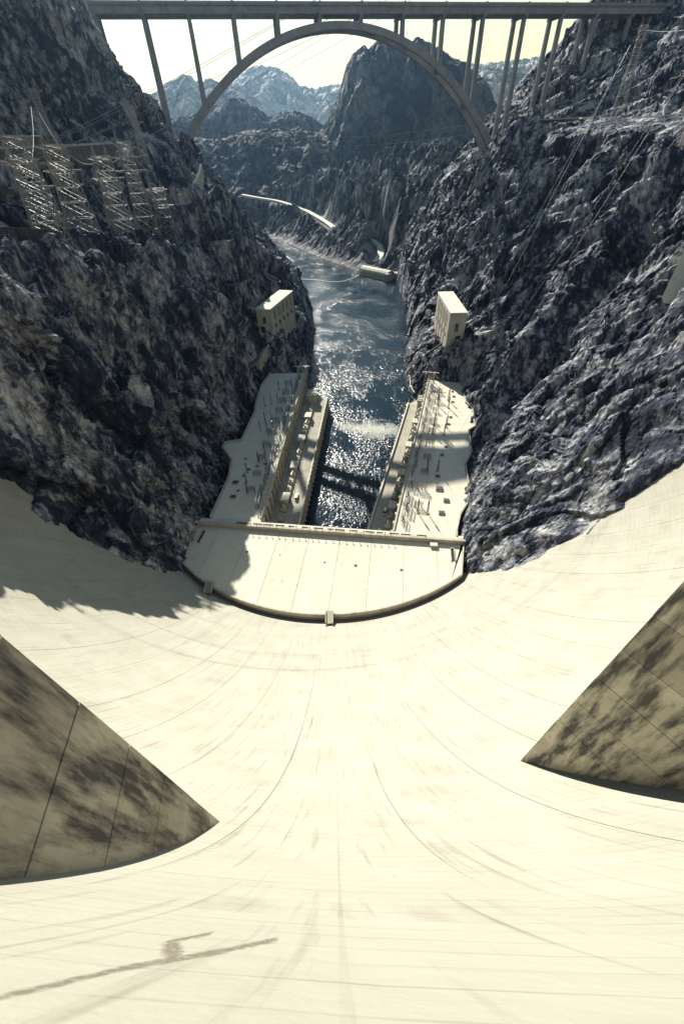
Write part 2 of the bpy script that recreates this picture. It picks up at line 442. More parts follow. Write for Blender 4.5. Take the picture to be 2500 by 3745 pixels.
# ------------------------------------------------------------------ canyon walls
LEFT = {
 55: [(-8, -58), (24, -72), (97, -108), (150, -122), (200, -128), (260, -148), (330, -190)],
 106: [(-8, -70), (24, -82), (97, -114), (150, -121), (190, -125), (240, -150), (330, -205)],
 150: [(-8, -68), (24, -79), (97, -101), (155, -109), (195, -116), (230, -140), (330, -210)],  # unseen cliff shoulder, steepened and moved inward to throw shadow on the dam
 190: [(-8, -72), (24, -81), (100, -102), (153, -113), (158, -146), (182, -165), (186, -190), (330, -250)],
 240: [(-8, -78), (24, -87), (97, -98), (146, -109), (150, -150), (180, -175), (184, -200), (330, -262)],
 300: [(-8, -66), (24, -74), (100, -90), (138, -108), (144, -150), (180, -170), (184, -194), (330, -258)],
 345: [(-8, -62), (24, -72), (60, -76), (134, -97), (142, -128), (180, -156), (184, -182), (330, -252)],
 375: [(-8, -44), (30, -49), (53, -55), (56, -72), (100, -84), (150, -104), (165, -122), (182, -144), (185, -170), (330, -246)],
 400: [(-8, -32), (30, -42), (53, -49), (56, -65), (100, -78), (150, -100), (168, -120), (184, -138), (188, -160), (335, -240)],
 437: [(-8, -26), (30, -36), (53, -43), (56, -57), (105, -74), (150, -99), (170, -116), (184, -130), (195, -154), (340, -236)],
 470: [(-8, -25), (50, -40), (105, -76), (150, -103), (185, -130), (225, -158), (340, -250)],
 520: [(-8, -25), (40, -39), (70, -54), (120, -92), (165, -125), (185, -142), (225, -176), (290, -230), (340, -275)],
 600: [(-8, -28), (10, -32), (50, -50), (108, -108), (138, -133), (184, -168), (225, -202), (284, -262), (350, -325)],
 700: [(-8, -37), (40, -62), (110, -128), (184, -200), (250, -255), (340, -330)],
 820: [(-8, -60), (40, -90), (110, -165), (184, -240), (320, -370)],
 1000: [(-8, -98), (40, -140), (110, -230), (170, -320), (280, -460)],
 1300: [(-8, -220), (40, -290), (90, -400), (140, -500), (220, -640)],
}
RIGHT = {
 55: [(-8, 56), (24, 67), (100, 115), (182, 168), (260, 225), (330, 285)],
 106: [(-8, 57), (24, 66), (100, 117), (182, 175), (260, 235), (330, 300)],
 142: [(-8, 55), (24, 63), (100, 112), (182, 178), (260, 245), (330, 310)],
 172: [(-8, 66), (24, 74), (100, 122), (182, 192), (260, 262), (330, 325)],
 210: [(-8, 74), (24, 83), (100, 132), (182, 208), (260, 285), (330, 350)],
 254: [(-8, 88), (24, 98), (100, 146), (182, 222), (200, 245), (270, 310), (340, 380)],
 300: [(-8, 95), (24, 105), (100, 155), (182, 235), (190, 262), (262, 320), (335, 390)],
 330: [(-8, 95), (24, 108), (60, 128), (110, 165), (182, 240), (188, 270), (255, 325), (320, 390)],
 346: [(-8, 68), (24, 82), (48, 92), (51, 110), (110, 160), (182, 238), (188, 272), (240, 325), (300, 390)],
 380: [(-8, 64), (24, 78), (48, 91), (51, 110), (110, 150), (182, 228), (188, 268), (225, 320), (290, 390)],
 415: [(-8, 68), (24, 80), (48, 93), (52, 110), (110, 140), (182, 212), (189, 258), (225, 312), (290, 390)],
 460: [(-8, 77), (50, 95), (110, 125), (184, 188), (190, 240), (220, 300), (285, 380)],
 500: [(-8, 84), (50, 99), (110, 119), (186, 174), (190, 232), (215, 292), (270, 370)],
 560: [(-8, 94), (50, 106), (110, 126), (186, 176), (195, 222), (215, 278), (240, 320), (285, 400)],
 625: [(-8, 102), (65, 118), (140, 148), (184, 195), (198, 212), (217, 268), (238, 312), (285, 400)],
 720: [(-8, 106), (60, 115), (136, 150), (171, 180), (212, 235), (256, 278), (300, 310), (350, 390)],
 800: [(-8, 110), (30, 118), (75, 132), (130, 168), (220, 265), (340, 380)],
 900: [(-8, 150), (30, 160), (75, 175), (130, 215), (220, 310), (340, 430)],
 1150: [(-8, 240), (30, 260), (90, 300), (150, 350), (240, 450), (340, 570)],
}

def wall_surface(stations, sgn, nr, nc, seed):
    ys = sorted(stations)
    K = 160
    prof = []
    for y in ys:
        p = np.array([(x, z) for z, x in stations[y]], float)
        L = np.r_[0, np.cumsum(np.hypot(*np.diff(p, axis=0).T))]; L /= L[-1]
        t = np.linspace(0, 1, K)
        prof.append(np.stack([np.interp(t, L, p[:, 0]), np.interp(t, L, p[:, 1])], 1))
    prof = np.array(prof)
    yy = np.exp(np.linspace(math.log(ys[0] + 45), math.log(ys[-1] + 45), nr)) - 45
    idx = np.clip(np.searchsorted(ys, yy) - 1, 0, len(ys) - 2)
    y0 = np.array(ys)[idx]; y1 = np.array(ys)[idx + 1]
    f = ((yy - y0) / (y1 - y0)); f = (0.5 * f + 0.5 * f * f * (3 - 2 * f))[:, None, None]
    pr = prof[idx] * (1 - f) + prof[idx + 1] * f
    tt = np.linspace(0, 1, nc) ** 1.08; ti = tt * (K - 1); i0 = np.clip(ti.astype(int), 0, K - 2); g = (ti - i0)[None, :, None]
    pr = pr[:, i0] * (1 - g) + pr[:, i0 + 1] * g
    V = np.zeros((nr, nc, 3)); V[..., 0] = pr[..., 0]; V[..., 1] = yy[:, None]; V[..., 2] = pr[..., 1]
    # outward direction, smoothed
    du = np.gradient(V, axis=0); dv = np.gradient(V, axis=1)
    N = np.cross(du, dv); N /= np.linalg.norm(N, axis=2, keepdims=True) + 1e-9
    if (N[..., 0].mean() * sgn) < 0: N = -N
    for _ in range(6):
        N[1:-1] = (N[:-2] + N[1:-1] * 2 + N[2:]) / 4; N[:, 1:-1] = (N[:, :-2] + N[:, 1:-1] * 2 + N[:, 2:]) / 4
    N /= np.linalg.norm(N, axis=2, keepdims=True) + 1e-9
    seg = np.linalg.norm(np.diff(V, axis=1), axis=2); T = np.concatenate([np.zeros((nr, 1)), np.cumsum(seg, 1)], 1).ravel()
    P = V.reshape(-1, 3); z = P[:, 2]; y = P[:, 1]
    # strike / up-slope coordinates: joints and ribs run up the slope and lean downstream
    w1 = fbm(P / 55, 3, seed + 40); w2 = fbm(P / 55 + 9, 3, seed + 50)
    sy = y + 0.42 * T + 16 * w1; st = T + 13 * w2; sn = 6 * fbm(P / 90, 2, seed + 60)
    sy2 = y - 0.75 * T + 12 * w2
    def lat(a, b, s_, q=sy): return np.stack([q / a, st / b, sn / a + s_], 1)
    foot = smooth01(z, 8, 70); far = smooth01(y, 500, 1100)
    D = (5 + 5 * foot) * fbm(P / 85, 2, seed)
    D += (6.0 + 9.0 * foot) * facet(lat(40, 80, 0.3), seed + 5, 1.15, 0.45)
    D += (2.6 + 2.2 * foot) * facet(lat(16, 36, 1.7, sy2), seed + 7, 1.2, 0.5)
    Ds = 1.0 * facet(lat(6.2, 13, 2.9), seed + 9, 1.2, 0.5)
    Ds += 0.62 * facet(lat(2.9, 5.5, 4.1, sy2), seed + 11, 1.2, 0.5)
    Ds += 0.35 * fbm(P / 1.7, 2, seed + 15)
    rg = fbm(np.stack([sy / 30, st / 110, sn / 30], 1), 3, seed + 3, 0.55, True)
    D -= (3 + 8 * foot) * np.maximum(0, rg - 0.25)
    D += 2.0
    D += far * 6 * fbm(P / 60, 3, seed + 21, 0.5, True)
    if sgn < 0:   # the deep dark clefts of the sunny wall
        yg = 222 + (z - 24) * 0.55 + 6 * gnoise(P / 25, 5)
        D += (-46 * np.exp(-((y - yg) / 7.5) ** 2) + 30 * np.exp(-((y - yg - 17) / 11.0) ** 2)) * smooth01(z, 12, 45) * (1 - smooth01(z, 165, 182))
        yg2 = 415 + (z - 140) * 0.2 + 5 * gnoise(P / 20, 6)
        D -= 26 * np.exp(-((y - yg2) / 11.0) ** 2) * smooth01(z, 105, 150) * (1 - smooth01(z, 178, 184))
        yg3 = 580 + 0.2 * z + 8 * gnoise(P / 25, 8)
        D -= 16 * np.exp(-((y - yg3) / 9.0) ** 2) * smooth01(z, 25, 60) * (1 - smooth01(z, 170, 184))
    D = np.where(z < 40, np.minimum(D, 1.5 + 4 * smooth01(z, 24, 40) * 1.0), D)
    D *= 0.45 + 0.55 * smooth01(y, 100, 190)
    flat = np.exp(-((z - 186) / 8.0) ** 2) * (1 - smooth01(y, 430, 500))
    if sgn > 0: flat = np.maximum(flat, 0.7 * np.exp(-((z - 149) / 6.0) ** 2) * smooth01(y, 180, 200) * (1 - smooth01(y, 350, 380)))
    D = (D * (1 - 0.8 * flat) - 1.5 * flat) * (0.8 if sgn > 0 else 0.5) + Ds * (1.3 if sgn > 0 else 1.0) * (1 - 0.6 * flat) * (0.5 + 0.5 * smooth01(y, 100, 160))
    V = (P + N.reshape(-1, 3) * D[:, None]).reshape(nr, nc, 3)
    return V

LV = wall_surface(LEFT, 1, 900, 470, 3)
RV = wall_surface(RIGHT, -1, 900, 470, 103)
lw = link('canyon_wall_left', grid_mesh('canyon_wall_left', LV, ROCK, flip=True), ROCK)
tag(lw, 'shaded canyon cliff below the power towers', kind='structure')
rw = link('canyon_wall_right', grid_mesh('canyon_wall_right', RV, ROCK), ROCK)
tag(rw, 'sunlit canyon cliff beside the sunny powerhouse wing', kind='structure')
LVF = LV.reshape(-1, 3); RVF = RV.reshape(-1, 3)

def surf_z(x, y, flat=None, r=3.0):
    f = LVF if x < 0 else RVF
    d = np.hypot(f[:, 0] - x, f[:, 1] - y); m = d < r
    if not m.any(): return float(f[d.argmin(), 2])
    return float(np.median(f[m, 2]))

# ------------------------------------------------------------------ river
n_ = 60
rv = np.zeros((n_, 2, 3)); ry = np.linspace(90, 2000, n_)
rv[:, 0, 0] = -130 - np.clip(ry - 700, 0, None) * 0.6; rv[:, 1, 0] = 150
rv[:, :, 1] = ry[:, None]
river = link('river', grid_mesh('river', rv, WATER, flip=True), WATER)
tag(river, 'dark blue river glittering in the sun', kind='structure')

# ------------------------------------------------------------------ valley beyond the bend
ROAD = np.array([(-250, 1440, 76), (-199, 1411, 70), (-143, 1385, 64), (-68, 1294, 52), (-6, 1132, 40), (8, 1082, 34), (46, 1062, 26), (83, 1052, 20), (100, 1000, 16), (96, 930, 12), (80, 880, 9)], float)
BANK = np.array([(112, 790), (75, 822), (46, 862), (-10, 960), (-60, 1060), (-135, 1220), (-230, 1350), (-420, 1560)], float)
def poly_dist(X, Y, pts):
    best = np.full(X.shape, 1e9); zz = np.zeros(X.shape); side = np.zeros(X.shape)
    for a, b in zip(pts[:-1], pts[1:]):
        d = b[:2] - a[:2]; L2 = (d ** 2).sum()
        t = np.clip(((X - a[0]) * d[0] + (Y - a[1]) * d[1]) / L2, 0, 1)
        dx = X - (a[0] + t * d[0]); dy = Y - (a[1] + t * d[1]); dd = np.hypot(dx, dy)
        m = dd < best; best[m] = dd[m]
        side[m] = (d[0] * (Y - a[1]) - d[1] * (X - a[0]))[m]
        if len(a) > 2: zz[m] = (a[2] + t * (b[2] - a[2]))[m]
    return best, zz, side
gx, gy = np.meshgrid(np.linspace(-620, 620, 400), np.linspace(780, 1900, 420))
bd, _, bs = poly_dist(gx, gy, BANK)
sg = np.where(bs < 0, 1, -1) * bd
P = np.stack([gx.ravel(), gy.ravel(), np.zeros(gx.size)], 1)
nz = (fbm(P / 130, 5, 201, 0.5, True)).reshape(gx.shape); nz2 = fbm(P / 28, 4, 211, 0.6, True).reshape(gx.shape)
hv = np.clip(sg, -40, 300) * 0.16 + np.clip(sg - 20, 0, 260) * 0.20 + smooth01(sg, 10, 120) * (40 * nz - 8) + smooth01(sg, -4, 40) * 11 * nz2
rd, rz_, _ = poly_dist(gx, gy, ROAD)
hv *= 1 - 0.65 * smooth01(gy, 1250, 1750)
k = 1 - smooth01(rd, 10, 34); hv = hv * (1 - k) + (rz_ - 2.0) * k
hv = np.where(sg < -2, -6, hv)
vv = np.stack([gx, gy, hv], 2)
valley = link('valley_terrain', grid_mesh('valley_terrain', vv, ROCK_VALLEY), ROCK_VALLEY)
tag(valley, 'dark broken hills at the river bend', kind='structure')

# ------------------------------------------------------------------ mountains behind the bridge
RIDGES = {
 'far_peak': (3600, [(-1500, 330), (-1152, 378), (-1099, 411), (-974, 463), (-932, 470), (-843, 500), (-798, 472), (-768, 462), (-716, 479), (-668, 456), (-591, 440), (-515, 419), (-416, 360), (-250, 260)], 700, 40, ROCK_HAZED, 'jagged hazy mountain beyond the leftmost bridge piers'),
 'dome': (5200, [(-1900, 300), (-1248, 399), (-980, 517), (-851, 567), (-764, 618), (-660, 659), (-563, 669), (-469, 662), (-378, 634), (-305, 594), (-234, 539), (-118, 518), (79, 545), (195, 529), (393, 443), (700, 380)], 1100, 55, ROCK_HAZED, 'pale rounded mountain framed by the bridge arch'),
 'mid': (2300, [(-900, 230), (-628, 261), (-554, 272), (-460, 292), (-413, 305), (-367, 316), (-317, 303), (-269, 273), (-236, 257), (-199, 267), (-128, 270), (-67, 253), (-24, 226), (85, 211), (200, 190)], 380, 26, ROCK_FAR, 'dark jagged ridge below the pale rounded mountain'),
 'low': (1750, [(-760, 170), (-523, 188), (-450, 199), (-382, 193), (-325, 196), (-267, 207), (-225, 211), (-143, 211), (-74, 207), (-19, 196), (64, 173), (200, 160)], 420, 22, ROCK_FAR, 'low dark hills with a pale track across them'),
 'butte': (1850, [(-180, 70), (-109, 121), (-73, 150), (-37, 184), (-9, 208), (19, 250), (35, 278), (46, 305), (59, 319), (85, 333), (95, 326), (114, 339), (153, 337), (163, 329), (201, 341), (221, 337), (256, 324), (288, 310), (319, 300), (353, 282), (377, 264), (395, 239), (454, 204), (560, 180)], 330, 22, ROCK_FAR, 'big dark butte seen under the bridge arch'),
 'rfar': (4300, [(500, 400), (798, 541), (951, 575), (1112, 555), (1237, 562), (1393, 569), (1546, 586), (1743, 561), (1952, 514), (2300, 480)], 900, 50, ROCK_HAZED, 'pale distant range between the sunny piers'),
 'rfar2': (3200, [(500, 330), (743, 405), (857, 433), (955, 421), (1049, 425), (1149, 412), (1327, 383), (1700, 350)], 600, 36, ROCK_HAZED, 'nearer hazy ridge between the sunny piers'),
}
for j, (nm, (D0, pts, W, amp, mat, lab)) in enumerate(RIDGES.items()):
    pts = np.array(pts, float)
    if nm == 'butte': pts = np.stack([pts[:, 0] * 1.37, 182 + (pts[:, 1] - 182) * 1.37], 1)
    nx, ny = (420, 200)
    xs = np.linspace(pts[0, 0], pts[-1, 0], nx); w = np.linspace(-1, 0.8, ny)
    X, Wg = np.meshgrid(xs, w)
    rid = np.interp(X, pts[:, 0], pts[:, 1])
    base = np.where(Wg < 0, 15, 30)
    a = np.abs(Wg)
    shape = np.clip(1 - a, 0, 1) ** (1.25 if nm != 'butte' else 0.8)
    P = np.stack([X.ravel(), (D0 + Wg * W).ravel(), np.zeros(X.size)], 1)
    s = W / 420.0
    ns = fbm(P / (130 * s), 6, 300 + 20 * j, 0.55, True).reshape(X.shape)
    ns2 = fbm(P / (26 * s) , 3, 310 + 20 * j, 0.6, True).reshape(X.shape)
    edge = smooth01(X, xs[0], xs[0] + 0.12 * (xs[-1] - xs[0])) * (1 - smooth01(X, xs[-1] - 0.12 * (xs[-1] - xs[0]), xs[-1]))
    Z = base + (rid - base) * shape * (0.55 + 0.45 * edge) + amp * (ns - 0.6) * np.clip(a * 5, 0.06, 1) * np.clip((1 - a) * 2, 0, 1) + amp * 0.2 * (ns2 - 0.5)
    Y = D0 + Wg * W + amp * 0.9 * fbm(P / (60 * s), 3, 330 + 20 * j).reshape(X.shape)
    o = link('mountain', grid_mesh('mountain', np.stack([X, Y, Z], 2), mat), mat)
    tag(o, lab, kind='structure')
# wide desert floor that carries everything out to the horizon
gv = np.zeros((30, 30, 3)); ax = np.linspace(-13500, 13500, 30); ay = np.linspace(1500, 22000, 30)
gv[..., 0] = ax[None, :]; gv[..., 1] = ay[:, None]; gv[..., 2] = 8
tag(link('ground', grid_mesh('ground', gv, ROCK_HAZED), ROCK_HAZED), 'desert ground between the far mountains', kind='structure')

# ------------------------------------------------------------------ the dam
def face_y0(d): return -0.5 + 0.02 * d + 0.0038 * d * d
def dam_R(d): return 145 - 38 * np.clip(d / 158, 0, 1.15)
def dam_xc(d): return -5 * np.clip(d / 158, 0, 1.15)
def dam_tilt(d): return -0.065 * np.clip(1 - d / 158, 0, 1)
def dam_pt(phi, d, off=0.0):
    r = dam_R(d) - off; x = dam_xc(d) + r * np.sin(phi)
    y = face_y0(d) + dam_R(d) - r * np.cos(phi) + dam_tilt(d) * x
    return x, y, CAM_Z - 1.6 - d
dam = thing('arch_dam', 'huge pale concrete arch dam curving down to the powerhouse', 'dam', (0, 0, 0))
d_arr = np.concatenate([np.linspace(0, 20, 21)[:-1], np.linspace(20, 172, 77)])
edges = [R(-3.2 + 5.6 * k) for k in range(-13, 15)]
for a, b in zip(edges[:-1], edges[1:]):
    nphi = 6
    off0 = random.uniform(-0.02, 0.03)
    gap = 0.00032
    ph = np.linspace(a + gap, b - gap, nphi)
    cols = [(a + gap, -0.2)] + [(p, 0.0) for p in ph] + [(b - gap, -0.2)]
    V = np.zeros((len(d_arr), len(cols), 3)); U = np.zeros((len(d_arr), len(cols), 2))
    for i, (p, o) in enumerate(cols):
        x, y, z = dam_pt(p, d_arr, o + off0)
        V[:, i] = np.stack([x, y, z], 1); U[:, i, 0] = p * 140; U[:, i, 1] = d_arr
    me = grid_mesh('concrete_column', V, DAMC, uv=U, flip=True, smooth=False)
    link('concrete_column', me, DAMC, dam)
# backing behind the open joints, then the crest
V = np.zeros((len(d_arr), 90, 3)); U = np.zeros((len(d_arr), 90, 2))
for i, p in enumerate(np.linspace(edges[0], edges[-1], 90)):
    x, y, z = dam_pt(p, d_arr, -0.16); V[:, i] = np.stack([x, y, z], 1); U[:, i, 0] = p * 140; U[:, i, 1] = d_arr
link('core', grid_mesh('core', V, WALLC, uv=U, flip=True), WALLC, dam)
V = np.zeros((5, 90, 3))
for i, p in enumerate(np.linspace(edges[0], edges[-1], 90)):
    for k, (o, dz) in enumerate(((-0.35, 0), (-0.55, 0.02), (-1.2, 0.02), (-1.25, -0.9), (-14, -0.9))):
        x, y, z = dam_pt(p, np.array(0.0), o); V[k, i] = (x, y, z + dz)
link('crest_walkway', grid_mesh('crest_walkway', V, WALLC), WALLC, dam)

# elevator towers that run down the face
def elevator_tower(poly, label):
    t = thing('elevator_tower', label, 'tower', (poly[0][0], poly[0][1], CAM_Z - 60), 'elevator towers on the dam face')
    z = CAM_Z - 62; k = 0
    c = (sum(p[0] for p in poly) / len(poly), sum(p[1] for p in poly) / len(poly))
    while z < CAM_Z + 12:
        h = 5.1; s = 1.0 - random.uniform(0, 0.004)
        pl = [((p[0] - c[0]) * s + c[0] - poly[0][0], (p[1] - c[1]) * s + c[1] - poly[0][1]) for p in poly]
        z0 = z - (CAM_Z - 60)
        MB().prism(pl, z0 + 0.035, z0 + h - 0.035).build('concrete_lift', TOWERC, t)
        z += h
    pl = [((p[0] - c[0]) * 0.972 + c[0] - poly[0][0], (p[1] - c[1]) * 0.972 + c[1] - poly[0][1]) for p in poly]
    MB().prism(pl, -2, 74).build('core', TOWERC, t)
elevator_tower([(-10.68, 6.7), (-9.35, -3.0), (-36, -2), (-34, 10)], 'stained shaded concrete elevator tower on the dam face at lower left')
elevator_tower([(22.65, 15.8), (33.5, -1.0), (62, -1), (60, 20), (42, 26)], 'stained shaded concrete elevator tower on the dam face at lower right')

# ------------------------------------------------------------------ powerhouse, central block
e_ = Vector((146.4, -21.7, 0)).normalized(); n2_ = Vector((-e_.y, e_.x, 0))
FL = Vector((-82, 163, 0)); FR = Vector((64.4, 141.5, 0))
ph = thing('powerhouse_block', 'broad flat concrete powerhouse roof curving along the toe of the dam', 'building', (FL.x, FL.y, 0))
def toe_y(x):
    r = 107.0; xx = max(-100, min(100, x + 5)); return face_y0(157.0) + 1.0 + r - math.sqrt(r * r - xx * xx)
def loc_(p): return (p[0] - FL.x, p[1] - FL.y)
GUT = 3.2
def back_pt(u):
    # walk back from the front edge along the axis until the gutter is reached
    p = FL + e_ * u; lo, hi = 0.0, 80.0
    for _ in range(40):
        m = (lo + hi) / 2; q = p - n2_ * m
        if -83 < q.x < 61 and q.y > toe_y(q.x) + GUT: lo = m
        else: hi = m
    return p - n2_ * lo
LEN = (FR - FL).length
cuts = [0.6, 14, 31, 48, 65, 82, 99, 116, 133, LEN - 0.6]
for a, b in zip(cuts[:-1], cuts[1:]):
    us = np.linspace(a + 0.12, b - 0.12, 14)
    poly = [loc_(FL + e_ * us[0] - n2_ * 1.0), loc_(FL + e_ * us[-1] - n2_ * 1.0)]
    poly += [loc_(back_pt(u)) for u in us[::-1]]
    MB().prism(poly, 22.6, 24 + random.uniform(-0.03, 0.03)).build('roof_slab', ROOFC, ph)
us = np.linspace(0.2, LEN - 0.2, 60)
body = [loc_(FL + e_ * us[0] - n2_ * 0.5), loc_(FL + e_ * us[-1] - n2_ * 0.5)] + [loc_(back_pt(u) + n2_ * 0.4) for u in us[::-1]]
MB().prism(body, -4, 23.85).build('wall', WALLC, ph)
# kerb along the curved gutter
arc = [back_pt(u) for u in np.linspace(0.6, LEN - 0.6, 46)]
MB().wallpath([loc_(p + n2_ * 0.3) for p in arc], 0.7, 23.2, 25.0).build('kerb', WALLC, ph)
MB().wallpath([loc_(arc[0]), loc_(FL + e_ * 0.6)], 0.8, 23.2, 25.1).build('side_parapet', WALLC, ph)
MB().wallpath([loc_(arc[-1]), loc_(FR - e_ * 0.6)], 0.8, 23.2, 25.1).build('side_parapet', WALLC, ph)
# front parapet and the ledge beyond it
MB().wallpath([loc_(FL - e_ * 1), loc_(FR + e_ * 3)], 1.5, 22.0, 26.6).build('front_parapet', WALLC, ph)
led = MB(); q = [FL + n2_ * 0.9, FR + n2_ * 0.9 + e_ * 2, FR + n2_ * 4.6 + e_ * 2, FL + n2_ * 4.6]
led.prism([loc_(v) for v in q], 19, 24.9); led.build('ledge', ROOFC, ph)
for k in range(15):
    u = 26 + k * 7.0 + random.uniform(-1.5, 1.5); w = random.choice((1.6, 2.6, 2.6))
    c = FL + e_ * u + n2_ * 2.6
    q = [c - e_ * w - n2_ * 0.7, c + e_ * w - n2_ * 0.7, c + e_ * w + n2_ * 0.7, c - e_ * w + n2_ * 0.7]
    MB().prism([loc_(v) for v in q], 24.7, 25.1).build('skylight', DARK, ph)
# gutter floor
gp = [loc_(back_pt(u) + n2_ * 1.0) for u in np.linspace(0.3, LEN - 0.3, 40)]
gq = []
for u in np.linspace(0.3, LEN - 0.3, 40):
    b = back_pt(u); gq.append(loc_((b.x, toe_y(b.x) - 3)))
MB().prism(gp + gq[::-1], 12, 17.5).build('gutter_floor', STONEW, ph)
# two small footbridges over the gutter
for u, nm in ((22.5, 'shaded end'), (83.0, 'middle')):
    b = back_pt(u); t = Vector((b.x, toe_y(b.x), 0)); dirv = (b - t).normalized(); sv = Vector((-dirv.y, dirv.x, 0))
    p0 = t - dirv * 1.5; p1 = b + dirv * 1.8
    fb = thing('footbridge', 'small concrete footbridge over the curved gutter near its ' + nm, 'footbridge', (t.x, t.y, 24), 'gutter footbridges')
    rel = lambda v: (v.x - t.x, v.y - t.y)
    MB().prism([rel(p0 - sv * 1.6), rel(p1 - sv * 1.6), rel(p1 + sv * 1.6), rel(p0 + sv * 1.6)], 0.6, 1.3).build('deck', ROADC, fb)
    for s in (-1, 1):
        MB().wallpath([rel(p0 + sv * 1.6 * s), rel(p1 + sv * 1.6 * s)], 0.3, 0.5, 2.5).build('parapet', WALLC, fb)
    MB().wallpath([rel(p1 - sv * 1.6), rel(p1 + sv * 1.6)], 0.4, -0.3, 0.58).build('abutment', WALLC, fb)
# roof furniture
for (u, w, sx, sy, h, nm) in ((131.5, -3.0, 1.8, 1.2, 1.4, 'box'), (141.0, -8.5, 0.9, 4.2, 0.8, 'trough'), (5.5, -9.0, 0.9, 4.5, 0.8, 'trough')):
    c = FL + e_ * u + n2_ * w
    t = thing('roof_hatch', {'box': 'small pale concrete box by the front parapet of the powerhouse roof', 'trough': 'long dark stair hatch at the %s corner of the powerhouse roof' % ('sunny' if u > 70 else 'shaded')}[nm], 'hatch', (c.x, c.y, 24), None, math.atan2(e_.y, e_.x))
    if nm == 'box':
        MB().box(-sx, sx, -sy, sy, 0, h).build('body', WALLC, t); MB().box(-sx - .15, sx + .15, -sy - .15, sy + .15, h + .01, h + .2).build('lid', ROOFC, t)
    else:
        for s in (-1, 1): MB().box(s * sx - 0.15, s * sx + 0.15, -sy, sy, 0, h).build('side', WALLC, t)
        MB().box(-sx, sx, sy - 0.1, sy + 0.2, 0, h + .01).build('end', WALLC, t); MB().box(-sx + .2, sx - .2, -sy + .1, sy - .15, 0.05, 0.15).build('opening', DARK, t)
ordn = ['first', 'second', 'third', 'fourth', 'fifth', 'sixth', 'seventh', 'eighth', 'ninth', 'tenth', 'eleventh', 'twelfth', 'thirteenth', 'fourteenth', 'fifteenth', 'sixteenth', 'seventeenth', 'eighteenth', 'nineteenth', 'twentieth', 'twenty-first', 'twenty-second', 'twenty-third', 'twenty-fourth']
proto = None
for k in range(24):
    c = FL + e_ * (24 + k * 3.7 + random.uniform(-.3, .3)) - n2_ * 0.2
    if proto is None:
        t = proto = thing('parapet_lamp', '', 'lamp', (0, 0, 0), 'lamps along the powerhouse parapet')
        MB().cyl((0, 0, 0), (0, 0, 1.5), 0.12, 0.09, 8).build('post', BLACK, t)
        MB().cyl((0, 0, 1.5), (0, 0, 1.9), 0.25, 0.42, 8).cyl((0, 0, 1.9), (0, 0, 2.1), 0.42, 0.1, 8).build('lamp_head', BLACK, t)
    else: t = copy_tree(proto)
    t.location = (c.x, c.y, 26.6); t['label'] = 'little black lamp on the powerhouse parapet, %s from the shaded end' % ordn[k]
dproto = None
for k, (u, w, s) in enumerate(((34, -17, .55), (52, -17.5, .3), (76, -20, .4), (92, -20.5, .6), (115, -21, .55), (57, -34, .25))):
    c = FL + e_ * u + n2_ * w
    if dproto is None:
        t = dproto = thing('roof_drain', '', 'drain', (0, 0, 0), 'drains on the powerhouse roof')
        MB().cyl((0, 0, 0), (0, 0, 0.1), 1.0, 0.9, 10).build('rim', GSTEEL, t); MB().cyl((0, 0, 0.1), (0, 0, 0.55), 0.6, 0.25, 8).build('dome', BLACK, t)
    else: t = copy_tree(dproto)
    t.location = (c.x, c.y, 24.03); t.scale = (s * 1.5, s * 1.5, s * 1.5)
    t['label'] = 'dark round drain on the powerhouse roof, %s across from the shaded side' % ordn[[0, 1, 3, 4, 5, 2][k]]

# ------------------------------------------------------------------ powerhouse wings
RIGHT_OUT = [(26.5, 149.5), (61, 146), (61.9, 150.2), (67.0, 163.2), (73.9, 172.7), (77.5, 183.0), (81.8, 210.4), (89.9, 224.3), (94.9, 252.2), (100.6, 257.7), (106.1, 285.9), (103.1, 293.9), (108.8, 329.6), (80.6, 338.2)]
LEFT_OUT = [(-46.5, 163.4), (-29.2, 360), (-33, 362), (-62.3, 362.9), (-67.6, 338.3), (-68.1, 303.6), (-66.9, 291.3), (-71.0, 248.8), (-82.7, 246.1), (-83.4, 240.1), (-73.9, 224.3), (-72.3, 205.8), (-76, 167.8)]
def inset(poly, k):
    c = (sum(p[0] for p in poly) / len(poly), sum(p[1] for p in poly) / len(poly))
    out = []
    for p in poly:
        v = Vector((c[0] - p[0], c[1] - p[1])); out.append((p[0] + v.x / v.length * k, p[1] + v.y / v.length * k))
    return out
WINGS = {}
